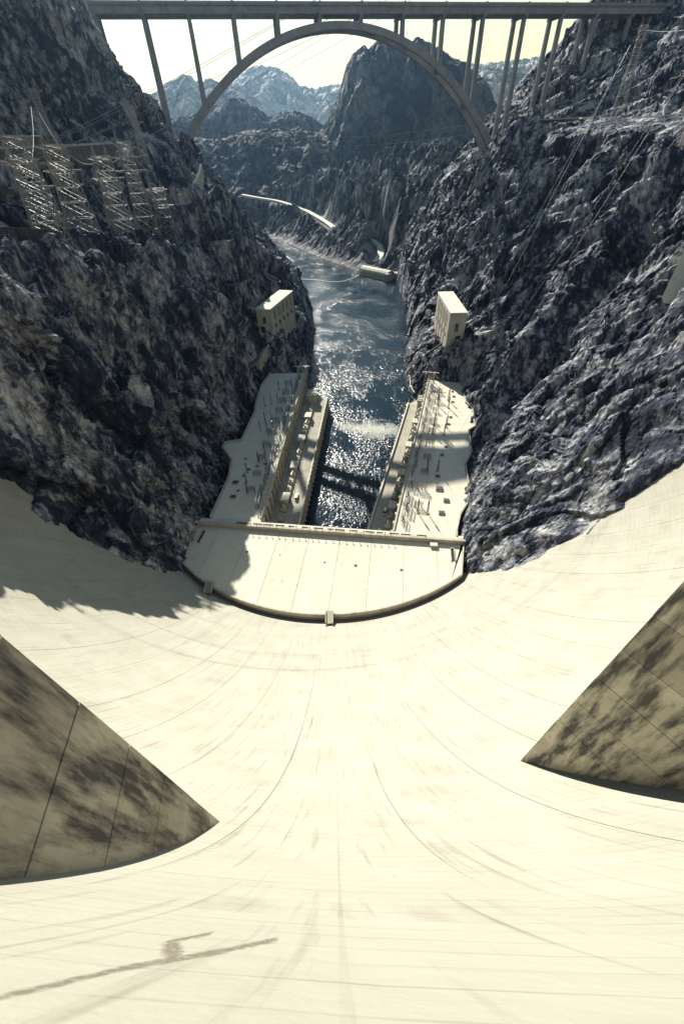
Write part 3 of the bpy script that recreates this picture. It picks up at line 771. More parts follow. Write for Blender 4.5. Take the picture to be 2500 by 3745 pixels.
def wing(which, label, out, A, B, C, D, sgn):
    """A-B river edge of the high roof, C-D outer edge of the low transformer deck; sgn points to the river"""
    A, B, C, D = [Vector((*p, 0)) for p in (A, B, C, D)]
    o = thing('powerhouse_wing', label, 'building', (A.x, A.y, 0), 'powerhouse wings')
    rel = lambda v: (v[0] - A.x, v[1] - A.y)
    d = (B - A).normalized(); nn = Vector((d.y, -d.x, 0)) * sgn    # towards the river
    L = (B - A).length
    MB().prism([rel(p) for p in out], -4, 23.2).build('wall', WALLC, o)
    MB().prism([rel(p) for p in out], 23.25, 24.0).build('roof', ROOFC, o)
    rock_side = [p for p in out if (Vector((*p, 0)) - A).dot(nn) < -4]
    pts = rock_side if sgn < 0 else rock_side
    MB().wallpath([rel(p) for p in inset(pts, 0.6)], 0.9, 23.5, 25.4).build('parapet', WALLC, o)
    MB().wallpath([rel(A + d * 3 - nn * 0.5), rel(B - nn * 0.5)], 0.9, 23.5, 25.0).build('river_parapet', WALLC, o)
    # pilasters and tall dark slots on the river wall
    n = int(L / 7.5)
    pil = MB().box(-0.9, 0.9, 0, 1.1, 9, 23.1).mesh('pilaster'); pil.materials.append(WALLC)
    slot = MB().box(-1.1, 1.1, 0.02, 0.35, 12, 21).mesh('window_slot'); slot.materials.append(DARK)
    rz = math.atan2(nn.y, nn.x) - math.pi / 2
    for k in range(n):
        p = A + d * (4 + k * 7.5)
        x = link('pilaster', pil, None, o, (p.x - A.x, p.y - A.y, 0)); x.rotation_euler.z = rz
        if k < n - 1:
            p2 = p + d * 3.75; x = link('window_slot', slot, None, o, (p2.x - A.x, p2.y - A.y, 0)); x.rotation_euler.z = rz
    # transformer deck, road, outer wall with buttresses
    rd = (D - C).normalized(); rn = Vector((rd.y, -rd.x, 0)) * sgn
    MB().prism([rel(A), rel(B - d * 1), rel(D), rel(C)], -4, 9.6).build('deck', WALLC, o)
    MB().prism([rel(C - rn * 8.0 + rd), rel(D - rn * 8.0), rel(D - rn * 0.5), rel(C - rn * 0.5 + rd)], 9.55, 9.75).build('roadway', ROADC, o)
    MB().wallpath([rel(C - rn * 8.2 + rd), rel(D - rn * 8.2)], 0.4, 9.5, 10.1).build('kerb', WALLC, o)
    MB().wallpath([rel(C), rel(D)], 0.9, 8.5, 11.4).build('parapet', ROOFC, o)
    RL = (D - C).length; nb = int(RL / 5.0)
    bt = MB().hexa([(-.45, -.2, -4), (.45, -.2, -4), (.45, 1.4, -4), (-.45, 1.4, -4), (-.45, -.2, 11.0), (.45, -.2, 11.0), (.45, .8, 11.0), (-.45, .8, 11.0)]).mesh('buttress'); bt.materials.append(WALLC)
    rz2 = math.atan2(rn.y, rn.x) - math.pi / 2
    for k in range(nb + 1):
        p = C + rd * (k * RL / nb); x = link('buttress', bt, None, o, (p.x - A.x + rn.x * .45, p.y - A.y + rn.y * .45, 0)); x.rotation_euler.z = rz2
    WINGS[which] = dict(o=o, A=A, d=d, nn=nn, L=L, C=C, rd=rd, rn=rn, RL=RL, rz=rz, rz2=rz2)
wing('shade', 'powerhouse wing half in cliff shadow with walled transformer deck', LEFT_OUT, (-46.5, 163.5), (-29.2, 360), (-27.4, 167), (-10.0, 336), 1)
wing('sun', 'sunlit powerhouse wing with pale roof below the bright cliff', RIGHT_OUT, (26.5, 149.5), (80.6, 338.2), (13.6, 162), (62.0, 322), -1)

# --- switchyard gear standing on the wings
def transformer_proto():
    t = thing('transformer', '', 'transformer', (0, 0, 0), 'transformers on the powerhouse decks')
    MB().box(-2.2, 2.2, -1.5, 1.5, 0.3, 4.2).build('tank', PALE_STEEL, t)
    MB().box(-2.6, 2.6, -1.8, 1.8, 0, 0.3).build('skid', GSTEEL, t)
    fin = MB().box(-0.12, 0.12, 0, 0.9, 0.8, 3.8).mesh('cooling_fin'); fin.materials.append(PALE_STEEL)
    for s in (1, -1):
        for k in range(6):
            x = link('cooling_fin', fin, None, t, (-1.9 + k * 0.76, s * 1.5, 0)); x.rotation_euler.z = 0 if s > 0 else math.pi
    MB().cyl((-1.8, 0, 5.2), (1.8, 0, 5.2), 0.55, 0.55, 12).box(-.2, .2, -.2, .2, 4.2, 4.7).build('conservator', PALE_STEEL, t)
    for k in (-1.2, 0, 1.2):
        MB().cyl((k, 0.9, 4.2), (k, 1.3, 6.6), 0.28, 0.12, 8).build('bushing', PORC, t)
    return t
def house_proto():
    t = thing('bay_house', '', 'enclosure', (0, 0, 0), 'concrete transformer bays')
    MB().box(-5, 5, -3.4, 3.4, 0, 6.5).build('wall', WALLC, t)
    MB().box(-5.3, 5.3, -3.7, 3.7, 6.52, 7.1).build('roof', ROOFC, t)
    MB().box(-3.8, 3.8, 3.42, 3.55, 0.3, 5.2).build('door', DARK, t)
    MB().bar((-4.5, 0, 7.2), (4.5, 0, 7.2), .2, .25).build('roof_rail', GSTEEL, t)
    return t
def gantry_proto(w=9.0, h=8.0, dep=3.0):
    t = thing('switchyard_gantry', '', 'gantry', (0, 0, 0), 'steel gantries on the powerhouse roofs')
    for sx in (-1, 1):
        for sy in (-1, 1):
            MB().bar((sx * w / 2, sy * dep / 2, 0), (sx * w / 2, sy * dep / 2 * 0.8, h), 0.28).build('leg', GSTEEL, t)
    for z in (h, h * 0.62):
        for sy in (-1, 1):
            m = MB(); y = sy * dep / 2 * 0.85
            m.bar((-w / 2, y, z), (w / 2, y, z), 0.25).bar((-w / 2, y, z - 1.1), (w / 2, y, z - 1.1), 0.2)
            nn_ = 6
            for k in range(nn_):
                x0 = -w / 2 + w * k / nn_; x1 = x0 + w / nn_
                m.bar((x0, y, z - 1.1 * (k % 2)), (x1, y, z - 1.1 * ((k + 1) % 2)), 0.14)
            m.build('beam', GSTEEL, t)
    m = MB()
    for sx in (-1, 1):
        for k in range(4):
            z0 = h * k / 4; z1 = h * (k + 1) / 4; s = 1 if k % 2 else -1
            m.bar((sx * w / 2, s * dep / 2 * .9, z0), (sx * w / 2, -s * dep / 2 * .9, z1), 0.14)
    m.build('bracing', GSTEEL, t)
    for k in range(3):
        x = -w / 3 + k * w / 3
        MB().cyl((x, 0, 0), (x, 0, 2.2), 0.45, 0.4, 8).build('breaker_tank', GSTEEL, t)
        MB().cyl((x, 0, 2.2), (x + .5, 0, 4.6), 0.22, 0.14, 8).build('insulator', PORC, t)
    return t
def mast_proto():
    t = thing('insulator_mast', '', 'mast', (0, 0, 0), 'insulator masts on the powerhouse roofs')
    MB().box(-.9, .9, -.9, .9, 0, 0.5).build('plinth', WALLC, t)
    m = MB()
    for sx in (-1, 1):
        for sy in (-1, 1): m.bar((sx * .45, sy * .45, .5), (sx * .3, sy * .3, 7), .13)
    for k in range(5): m.bar((-.4, -.4, .6 + k * 1.3), (.4, .4, 1.9 + k * 1.3), .1).bar((.4, -.4, .6 + k * 1.3), (-.4, .4, 1.9 + k * 1.3), .1)
    m.build('lattice_shaft', BLACK, t)
    MB().cyl((0, 0, 7), (0, 0, 9.4), 0.5, 0.42, 8).build('insulator', PORC, t)
    MB().cyl((0, 0, 9.4), (0, 0, 13.5), 0.16, 0.1, 6).build('rod', STEEL, t)
    return t
def truss_proto():
    t = thing('takeoff_frame', '', 'frame', (0, 0, 0), 'leaning take-off frames on the wing edges')
    L_ = 15.0
    for s in (-1, 1):
        m = MB(); m.bar((s * 1.6, 0, 0), (s * 1.2, 2.0, 11), .25).bar((s * 1.6, 3, 0), (s * 1.2, 3.0, 11), .25)
        for k in range(6):
            a, b = k / 6, (k + 1) / 6
            p = lambda f, far: (s * (1.6 - .4 * f), (3.0 if far else 2.0 * f), 11 * f)
            m.bar(p(a, k % 2 == 0), p(b, k % 2 == 1), .14)
        m.build('side_frame', PALE_STEEL, t)
    m = MB().bar((-1.2, 2.0, 11), (1.2, 2.0, 11), .22).bar((-1.2, 3.0, 11), (1.2, 3.0, 11), .22).bar((-1.4, 1.0, 5.5), (1.4, 1.0, 5.5), .18).bar((-1.4, 3, 5.5), (1.4, 3, 5.5), .18)
    m.build('cross_beam', PALE_STEEL, t)
    for s in (-.8, .8): MB().cyl((s, 2.2, 10.9), (s, 2.2, 9.2), .18, .14, 6).build('insulator', PORC, t)
    return t
PROTO = {'transformer': transformer_proto, 'house': house_proto, 'gantry': gantry_proto, 'mast': mast_proto, 'truss': truss_proto}
BUILT = {}
def place(kind, p, z, rz, label, s=1.0):
    if kind not in BUILT: t = BUILT[kind] = PROTO[kind]()
    else:
        t = copy_tree(BUILT[kind])
    t.location = (p.x, p.y, z); t.rotation_euler = (0, 0, rz); t.scale = (s, s, s); t['label'] = label
    return t
for w_, adj in (('shade', 'shaded'), ('sun', 'sunlit')):
    W = WINGS[w_]; A, d, nn, L = W['A'], W['d'], W['nn'], W['L']; rz = W['rz']
    C, rd, rn, RL = W['C'], W['rd'], W['rn'], W['RL']
    # transformer deck: alternate transformers and bay houses
    kk = 0; hh = 0; s0 = 12.0
    while s0 < RL - 14:
        p = C + rd * s0 - rn * (11.8 if w_ == 'shade' else 11.0)
        if w_ == 'sun': p = C + rd * s0 - rn * 10.6
        if (kk + hh) % 4 == 2 and hh < 4:
            place('house', p, 9.6, W['rz2'], 'flat-roofed concrete bay on the %s deck, %s from the dam' % (adj, ordn[hh]), 0.62 if w_ == 'sun' else 0.75); hh += 1; s0 += 11
        else:
            place('transformer', p, 9.6, W['rz2'] + random.choice((0, math.pi)), 'finned transformer on the %s deck, %s from the dam' % (adj, ordn[kk]), 0.82); kk += 1; s0 += 8.0
    # gantries along the river edge of the roof
    n = 17
    for k in range(n):
        p = A + d * (14 + k * (L - 26) / (n - 1)) - nn * (4.0 + (k % 2) * 0.6)
        place('gantry', p, 24, rz + random.uniform(-.03, .03), 'cream steel gantry on the %s roof edge, %s from the dam' % (adj, ordn[k]), random.uniform(.6, .8))
    for k in range(10):
        p = A + d * (26 + k * (L - 50) / 9) - nn * 11.5
        place('gantry', p, 24, rz + math.pi / 2 + random.uniform(-.03, .03), 'dark steel gantry standing back on the %s roof, %s from the dam' % (adj, ordn[k]), random.uniform(.5, .65))
    for k in range(5):
        p = A + d * (30 + k * (L - 60) / 4) + nn * 0.4
        place('truss', p, 24.0 if False else 23.4, rz + math.pi, 'lattice take-off frame at the %s wall top, %s from the dam' % (adj, ordn[k]), random.uniform(.6, .75))
MASTS = {'sun': [(49, 166), (43.5, 167), (56, 206), (62.5, 205), (68, 250), (75.5, 247), (71.5, 262), (79.5, 258), (80, 291), (87.5, 287), (82.5, 303), (90, 299)],
         'shade': [(-58, 190), (-60, 200), (-61, 210), (-55, 222), (-52, 232), (-59, 262), (-54, 262), (-49.5, 262), (-57, 276), (-52, 276), (-60, 300), (-55, 303), (-50, 305), (-45, 308), (-51, 328), (-45, 330), (-40, 332)]}
for w_, adj in (('shade', 'shaded'), ('sun', 'sunlit')):
    for k, (x, y) in enumerate(MASTS[w_]):
        place('mast', Vector((x, y, 0)), 24, 0.15, 'lattice insulator mast on the %s wing roof, %s outward from the dam' % (adj, ordn[k]), 1.0 if w_ == 'sun' else 0.85)
hp = None
HATCH = {'sun': [(57, 165.5, 1.5), (62, 176, 1.5), (60, 187, 1.9), (61.5, 199, 1.3), (69, 222, 1.2), (74, 232, 1.0), (82, 262, 1.1), (86, 272, 1.0), (93, 296, 1.0), (96, 305, 1.0), (97, 314, .9)],
         'shade': [(-66, 186, 1.5), (-64, 192, .8), (-67, 200, 1.6), (-63, 207, .8), (-60.5, 213.5, 1.0), (-55.5, 217, .9), (-50.5, 219, .9), (-64.5, 226, .8)]}
for w_, adj in (('shade', 'shaded'), ('sun', 'sunlit')):
    for k, (x, y, s) in enumerate(HATCH[w_]):
        if hp is None:
            t = hp = thing('roof_vent', '', 'vent', (0, 0, 0), 'low vents on the wing roofs')
            MB().box(-1.2, 1.2, -0.9, 0.9, 0, 0.5).build('curb', WALLC, t); MB().box(-1.05, 1.05, -0.75, 0.75, 0.5, 0.7).build('grating', BLACK, t)
        else: t = copy_tree(hp)
        t.location = (x, y, 24); t.scale = (s, s, s); t.rotation_euler = (0, 0, -0.15)
        t['label'] = 'low dark vent on the %s wing roof, %s outward from the dam' % (adj, ordn[k])

# ------------------------------------------------------------------ parked vehicles
def vehicle(label, cat, p, rz, L_=4.8, van=False, paint=WHITE):
    t = thing('parked_van' if van else 'parked_car', label, cat, p, 'vehicles on the powerhouse road', rz)
    w = 0.95; hb = 0.95; ht = 2.3 if van else 1.5
    MB().hexa([(-w, -L_ / 2, .35), (w, -L_ / 2, .35), (w, L_ / 2, .35), (-w, L_ / 2, .35), (-w, -L_ / 2, hb), (w, -L_ / 2, hb), (w, L_ / 2, hb - .1), (-w, L_ / 2, hb - .1)]).build('body', paint, t)
    y0, y1 = (-L_ / 2 + .1, L_ / 2 - 1.2) if van else (-L_ / 2 + .8, L_ / 2 - 1.4)
    c = MB().hexa([(-w + .05, y0, hb + .002), (w - .05, y0, hb + .002), (w - .05, y1 + .5, hb + .002), (-w + .05, y1 + .5, hb + .002), (-w + .15, y0 + .3, ht), (w - .15, y0 + .3, ht), (w - .15, y1 - .2, ht), (-w + .15, y1 - .2, ht)]).build('cabin', GLASS, t)
    MB().box(-w + .16, w - .16, y0 + .32, y1 - .22, ht + .003, ht + .06).build('roof', paint, t)
    for s in (-1, 1):
        for y in (-L_ / 2 + .9, L_ / 2 - .9): MB().cyl((s * (w - .12), y, .34), (s * (w + .02), y, .34), .34, .34, 12).build('wheel', RUBBER, t)
    return t
W = WINGS['shade']; p = W['C'] + W['rd'] * 33 - W['rn'] * 5.5
vehicle('white service van parked on the shaded powerhouse road', 'van', (p.x, p.y, 9.75), W['rz2'] + math.pi / 2, 6.2, True)
W = WINGS['sun']; p = W['C'] + W['rd'] * 6 - W['rn'] * 6.6
vehicle('white car on the sunlit powerhouse road closest to the dam', 'car', (p.x, p.y, 9.75), W['rz2'] + math.pi / 2)
p = W['C'] + W['rd'] * 24 - W['rn'] * 6.8
vehicle('pale van further along the sunlit powerhouse road', 'van', (p.x, p.y, 9.75), W['rz2'] + math.pi / 2, 5.4, True)

# ------------------------------------------------------------------ valve houses on the cliffs
def valve_house(label, A, B, z0, z1, wid, sgn, nrow):
    """A near river corner, B far river corner; sgn +1: the rock is towards -x"""
    A, B = Vector((*A, 0)), Vector((*B, 0)); d = (B - A).normalized(); back = Vector((-d.y, d.x, 0)) * sgn; L = (B - A).length
    o = thing('valve_house', label, 'building', (A.x, A.y, z0), 'valve houses on the cliffs')
    H = z1 - z0; rel = lambda v, z=0: (v.x - A.x, v.y - A.y)
    q = [A, B, B + back * wid, A + back * wid]
    MB().prism([rel(v) for v in q], -16, H - 0.8).build('wall', WALLC, o)
    c = (A + B + back * wid) / 2 if False else (q[0] + q[1] + q[2] + q[3]) / 4
    q2 = [c + (v - c) * 1.03 for v in q]
    MB().prism([rel(v) for v in q2], H - 0.78, H).build('roof', ROOFC, o)
    for k in range(nrow):
        p = A + d * (L * (k + 0.8) / (nrow + 0.6))
        a, b = p - d * 0.9 - back * 0.05, p + d * 0.9 - back * 0.05
        MB().prism([rel(a), rel(b), rel(b + back * .3), rel(a + back * .3)], H * .48, H * .86).build('window', DARK, o)
        MB().cyl((p.x - A.x - back.x * .06, p.y - A.y - back.y * .06, H * .22), (p.x - A.x + back.x * .3, p.y - A.y + back.y * .3, H * .22), 1.9, 1.9, 16).build('round_opening', DARK, o)
        if k < nrow - 1:
            p3 = p + d * (L / (nrow + .6) / 2); a, b = p3 - d * .5 - back * .35, p3 + d * .5 - back * .35
            MB().prism([rel(a), rel(b), rel(b + back * .4), rel(a + back * .4)], -10, H * .95 - .8).build('pilaster', WALLC, o)
    m = A + back * (wid * .5)
    w0 = MB().prism([rel(m - back * 1.6 - d * .05), rel(m + back * 1.6 - d * .05), rel(m + back * 1.6 + d * .3), rel(m - back * 1.6 + d * .3)], H * .4, H * .66).build('end_window', GLASS, o)
    for t in (-.8, 0, .8): MB().prism([rel(m + back * (t * 2 - .1) - d * .15), rel(m + back * (t * 2 + .1) - d * .15), rel(m + back * (t * 2 + .1) - d * .05), rel(m + back * (t * 2 - .1) - d * .05)], H * .4, H * .66).build('mullion', PALE_STEEL, w0)
    MB().prism([rel(m + back * .4 - d * .05), rel(m + back * 4.5 - d * .05), rel(m + back * 4.5 + d * .3), rel(m + back * .4 + d * .3)], 0.2, H * .27).build('door', DARK, o)
    return o
valve_house('concrete valve house on the shaded cliff with half-shadowed roof', (-57, 380), (-41, 437), 54, 75, 14, 1, 5)
valve_house('concrete valve house on the sunlit cliff with bright roof', (95, 350), (97, 411), 50, 76, 14, -1, 5)
# walkways from the valve houses
t = thing('access_ramp', 'dark stepped ramp running from the sunlit valve house to the cliff', 'ramp', (100, 346, 48))
MB().hexa([(0, 0, -1), (4, 0, -1), (30, -26, -9), (26, -26, -9), (0, 0, 0), (4, 0, 0), (30, -26, -8), (26, -26, -8)]).build('deck', GSTEEL, t)
MB().hexa([(-.6, 0, -2.5), (0, 0, -2.5), (26, -26, -10.5), (25.4, -26, -10.5), (-.6, 0, 1.4), (0, 0, 1.4), (26, -26, -6.6), (25.4, -26, -6.6)]).build('parapet', WALLC, t)
t = thing('access_ramp', 'pale stepped ramp below the shaded valve house', 'ramp', (-59, 378, 52))
MB().hexa([(-2, 0, -8), (1.5, 0, -8), (-12, -18, -22), (-15, -18, -22), (-2, 0, 0), (1.5, 0, 0), (-12, -18, -16), (-15, -18, -16)]).build('deck', ROADC, t)
MB().hexa([(1.6, 0, -9), (2.2, 0, -9), (-11.4, -18, -24), (-12, -18, -24), (1.6, 0, 1.2), (2.2, 0, 1.2), (-11.4, -18, -14.8), (-12, -18, -14.8)]).build('parapet', WALLC, t)

# ------------------------------------------------------------------ highway arch bridge
BD0, BK = 590.0, 0.2
bdir = Vector((1, BK, 0)).normalized(); bn = Vector((-bdir.y, bdir.x, 0))
bridge = thing('arch_bridge', 'slender concrete arch bridge high across the canyon', 'bridge', (16, BD0 + BK * 16, 0))
def bp(x, off=0.0, z=0.0):     # x is world x on the front plane
    v = Vector((x, BD0 + BK * x, 0)) + bn * off; return (v.x - 16, v.y - BD0 - BK * 16, z)
def deck_z(x): return 276.2 + 0.0072 * (x - 16)
PIERX = [-239, -199.6, -159.9, -121.5, -82.3, -43.4, -4.2, 35, 76.3, 117.1, 158.7, 202.9, 243.7, 282, 322.8, 363, 403]
X0, X1 = -262, 440
BW = 26.0
for a, b in zip(PIERX[:-1], PIERX[1:]):
    for off, nm in ((1.0, 'girder'), (BW - 5.5, 'girder')):
        m = MB(); za, zb = deck_z(a), deck_z(b)
        q = [bp(a + .15, off, za - 6.9), bp(b - .15, off, zb - 6.9), bp(b - .15, off + 4.5, zb - 6.9), bp(a + .15, off + 4.5, za - 6.9), bp(a + .15, off - .8, za - 2.4), bp(b - .15, off - .8, zb - 2.4), bp(b - .15, off + 5.3, zb - 2.4), bp(a + .15, off + 5.3, za - 2.4)]
        m.hexa(q).build(nm, BRIDGEC, bridge)
    m = MB(); za, zb = deck_z(a), deck_z(b)
    m.hexa([bp(a, -1.2, za - 2.38), bp(b, -1.2, zb - 2.38), bp(b, BW + 1.2, zb - 2.38), bp(a, BW + 1.2, za - 2.38), bp(a, -1.6, za - 1.3), bp(b, -1.6, zb - 1.3), bp(b, BW + 1.6, zb - 1.3), bp(a, BW + 1.6, za - 1.3)]).build('deck', BRIDGEC, bridge)
    for off in (-1.4, BW + 1.0):
        MB().hexa([bp(a, off, za - 1.29), bp(b, off, zb - 1.29), bp(b, off + .4, zb - 1.29), bp(a, off + .4, za - 1.29), bp(a, off, za), bp(b, off, zb), bp(b, off + .4, zb), bp(a, off + .4, za)]).build('barrier', BRIDGEC, bridge)
XC, HS, ZS, ZCR = 16.0, 166.0, 181.0, 262.6
def arch_z(x): return ZCR - (ZCR - ZS) * (0.86 * ((x - XC) / HS) ** 2 + 0.14 * ((x - XC) / HS) ** 4)
def near_ground(x): return surf_z(x, BD0 + BK * x, r=8)
for off in (1.2, BW - 5.2):
    pts = np.linspace(XC - HS - 8, XC + HS + 8, 74); V = []; m = MB()
    ring = []
    for x in pts:
        s = (arch_z(x + .5) - arch_z(x - .5)); nl = Vector((-s, 1)).normalized(); th = 2.55 + 0.9 * (abs(x - XC) / HS) ** 2
        ring.append([(x + nl.x * th * sg, arch_z(x) + nl.y * th * sg, o2) for sg, o2 in ((-1, 0), (-1, 4.2), (1, 4.2), (1, 0))])
    for k, rg in enumerate(ring):
        for (xx, zz, o2) in rg: m.v.append(bp(xx, off + o2, zz))
    for k in range(len(ring) - 1):
        for i in range(4):
            j = (i + 1) % 4; m.f.append((k * 4 + i, k * 4 + j, k * 4 + 4 + j, k * 4 + 4 + i))
    m.build('arch_rib', BRIDGEC, bridge)
for x in np.linspace(XC - 140, XC + 140, 9):
    MB().hexa([bp(x - 1.5, 5.3, arch_z(x) - 1.5), bp(x + 1.5, 5.3, arch_z(x) - 1.5), bp(x + 1.5, BW - 5.1, arch_z(x) - 1.5), bp(x - 1.5, BW - 5.1, arch_z(x) - 1.5), bp(x - 1.5, 5.3, arch_z(x) + 1.5), bp(x + 1.5, 5.3, arch_z(x) + 1.5), bp(x + 1.5, BW - 5.1, arch_z(x) + 1.5), bp(x - 1.5, BW - 5.1, arch_z(x) + 1.5)]).build('strut', BRIDGEC, bridge)
for x in PIERX:
    zt = deck_z(x) - 9.0
    zb = arch_z(x) + 1.5 if abs(x - XC) < HS - 6 else near_ground(x) - 14
    if zt - zb > 0.5:
        for off in (1.2, BW - 5.0):
            wt, wb = 1.7, 1.7 + (zt - zb) * 0.011
            MB().hexa([bp(x - wb, off - .1, zb), bp(x + wb, off - .1, zb), bp(x + wb, off + 4.1, zb), bp(x - wb, off + 4.1, zb), bp(x - wt, off + .3, zt), bp(x + wt, off + .3, zt), bp(x + wt, off + 3.7, zt), bp(x - wt, off + 3.7, zt)]).build('pier', BRIDGEC, bridge)
    MB().hexa([bp(x - 1.5, -1.0, zt), bp(x + 1.5, -1.0, zt), bp(x + 1.5, BW + .6, zt), bp(x - 1.5, BW + .6, zt), bp(x - 1.5, -1.4, zt + 2.05), bp(x + 1.5, -1.4, zt + 2.05), bp(x + 1.5, BW + 1, zt + 2.05), bp(x - 1.5, BW + 1, zt + 2.05)]).build('cap_beam', BRIDGEC, bridge)
    MB().hexa([bp(x - .9, -1.75, deck_z(x) - 2.3), bp(x + .9, -1.75, deck_z(x) - 2.3), bp(x + .9, -1.42, deck_z(x) - 2.3), bp(x - .9, -1.42, deck_z(x) - 2.3), bp(x - .9, -1.75, deck_z(x) + .5), bp(x + .9, -1.75, deck_z(x) + .5), bp(x + .9, -1.42, deck_z(x) + .5), bp(x - .9, -1.42, deck_z(x) + .5)]).build('barrier_post', BRIDGEC, bridge)

# ------------------------------------------------------------------ transmission towers and wires
def lattice_tower(h, bw, tw, arms, arm_w, wide=1.0):
    t = thing('transmission_tower', '', 'pylon', (0, 0, 0), 'transmission towers on the canyon rims')
    W_ = lambda z: (bw + (tw - bw) * min(1, z / (h * 0.72))) / 2
    lv = [0]; z = 0
    while z < h * 0.98:
        z += max(2.6, W_(z) * 1.5); lv.append(min(z, h))
    c = [(-1, -1), (1, -1), (1, 1), (-1, 1)]
    P_ = lambda i, z: (c[i][0] * W_(z) * wide, c[i][1] * W_(z), z)
    for i in range(4):
        m = MB(); m.bar((P_(i, 0)[0] * 1.06, P_(i, 0)[1] * 1.06, -9), P_(i, h * .72), 0.32).bar(P_(i, h * .72), P_(i, h), 0.28)
        m.build('leg', STEEL, t)
        j = (i + 1) % 4; m = MB()
        for a, b in zip(lv[:-1], lv[1:]):
            m.bar(P_(i, a), P_(j, b), 0.22).bar(P_(j, a), P_(i, b), 0.22).bar(P_(i, b), P_(j, b), 0.30)
        tag(m.build('bracing', STEEL, t), kind='stuff')
    for k in range(arms):
        z = h * (0.74 + 0.24 * k / max(1, arms - 1)) if arms > 1 else h * .92
        aw = arm_w * (1 - .18 * k); m = MB()
        for y in (-1, 1):
            m.bar((-aw, y * .6, z), (aw, y * .6, z), .28).bar((-aw, y * .3, z - .2), (0, y * 1.0, z - 1.7), .2).bar((0, y * 1.0, z - 1.7), (aw, y * .3, z - .2), .2)
        n = 8
        for q in range(n):
            x0 = -aw + 2 * aw * q / n; x1 = x0 + 2 * aw / n; m.bar((x0, -.6 if q % 2 else .6, z), (x1, .6 if q % 2 else -.6, z), .16)
        tag(m.build('crossarm', STEEL, t), kind='stuff')
        for x in (-.9, -.45, .45, .9): MB().cyl((x * aw, 0, z), (x * aw, 0, z - 2.6), .2, .2, 6).build('insulator', PORC, t)
    for s_ in (-1, 1):
        m = MB()
        for y in (-.8, .8):
            for x in (-.8, .8): m.bar((s_ * arm_w * .38 + x, y, h), (s_ * arm_w * .38, 0, h + 4.6), .18)
        tag(m.build('peak', STEEL, t), kind='stuff')
    return t
SPEC = {'tall': (52, 10.5, 5.5, 3, 9.5, 1.25), 'squat': (36, 10, 6.0, 2, 9.0, 1.4), 'slim': (30, 6, 3.2, 2, 6.0, 1.0)}
TB = {}
TOW = [('squat', -128, 223, 0.15, 'dense steel pylon at the left edge of the shaded clifftop'),
       ('squat', -132, 262, 0.10, 'squat steel pylon beside the flat-roofed clifftop shelter'),
       ('squat', -127, 300, 0.05, 'broad steel pylon in the middle of the clifftop cluster'),
       ('tall', -126, 336, 0.12, 'tallest steel pylon of the shaded clifftop cluster'),
       ('squat', -120, 356, 0.0, 'steel pylon closest to the shaded cliff edge in the cluster'),
       ('slim', -168, 335, 0.2, 'slim steel pylon above the clifftop road behind the others'),
       ('slim', -136, 396, 0.1, 'small steel pylon far along the shaded clifftop below the bridge'),
       ('squat', -140, 246, 0.2, 'steel pylon half hidden between the two nearest shaded pylons'),
       ('slim', -138, 318, 0.1, 'slim steel pylon squeezed behind the broad middle pylon'),
       ('squat', -146, 288, 0.12, 'steel pylon behind the squat pylon on the shaded clifftop'),
       ('tall', 228, 440, -0.2, 'tall steel pylon against the bridge piers on the sunlit cliff'),
       ('tall', 240, 372, -0.2, 'steel pylon in front of the concrete approach span'),
       ('slim', 212, 322, -0.25, 'slim steel pylon at the right edge of the sunlit cliff'),
       ('slim', 282, 432, -0.2, 'small steel pylon behind the concrete approach span')]
TOPS = []
for kind, x, y, rz, lab in TOW:
    if kind not in TB: t = TB[kind] = lattice_tower(*SPEC[kind])
    else: t = copy_tree(TB[kind])
    gz = surf_z(x, y, r=4.0)
    t.location = (x, y, gz); t.rotation_euler = (0, 0, rz); t['label'] = lab
    if x > 0: t.scale = (0.62, 0.62, 0.95)
    TOPS.append(Vector((x, y, gz + SPEC[kind][0] * (0.95 if x > 0 else 1))))
def wire(a, b, sag, label, r=0.09, n=22):
    a, b = Vector(a), Vector(b); t = MB(); prev = None
    c = (a + b) / 2
    pts = [a + (b - a) * (k / n) - Vector((0, 0, sag * 4 * (k / n) * (1 - k / n))) for k in range(n + 1)]
    for i, p in enumerate(pts):
        d = (pts[min(n, i + 1)] - pts[max(0, i - 1)]).normalized(); u = d.cross(Vector((0, 0, 1))).normalized(); w = u.cross(d)
        for q in range(4): t.v.append(tuple(p - c + (u * math.cos(q * math.pi / 2) + w * math.sin(q * math.pi / 2)) * r))
    for i in range(n):
        for q in range(4): j = (q + 1) % 4; t.f.append((i * 4 + q, i * 4 + j, i * 4 + 4 + j, i * 4 + 4 + q))
    o = t.build('power_line', WIRE, None, tuple(c))
    tag(o, label, 'wire', 'power lines over the canyon'); return o
far_r = [Vector((150, 520, 330)), Vector((185, 560, 335)), Vector((120, 480, 322)), Vector((230, 600, 350))]
names = ['lowest', 'second lowest', 'third lowest', 'fourth lowest', 'fifth lowest', 'sixth lowest']
for i, (ti, dx) in enumerate(((0, -6), (0, 6), (1, -6), (1, 6), (2, 0), (3, 4))):
    e = far_r[i % 4] + Vector((14 * i, 6 * i, 4 * i))
    wire(TOPS[ti] + Vector((dx, 0, -1)), e, 8 + i, 'thin power line climbing over the bridge from the shaded towers, %s' % names[i])
for i, (a, b) in enumerate(((0, 5), (1, 5), (2, 3), (3, 4), (4, 6), (1, 2))):
    wire(TOPS[a] + Vector((4, 0, -2)), TOPS[b] + Vector((-3, 0, -2)), 3, 'short power line strung between shaded clifftop towers, %s' % names[i])
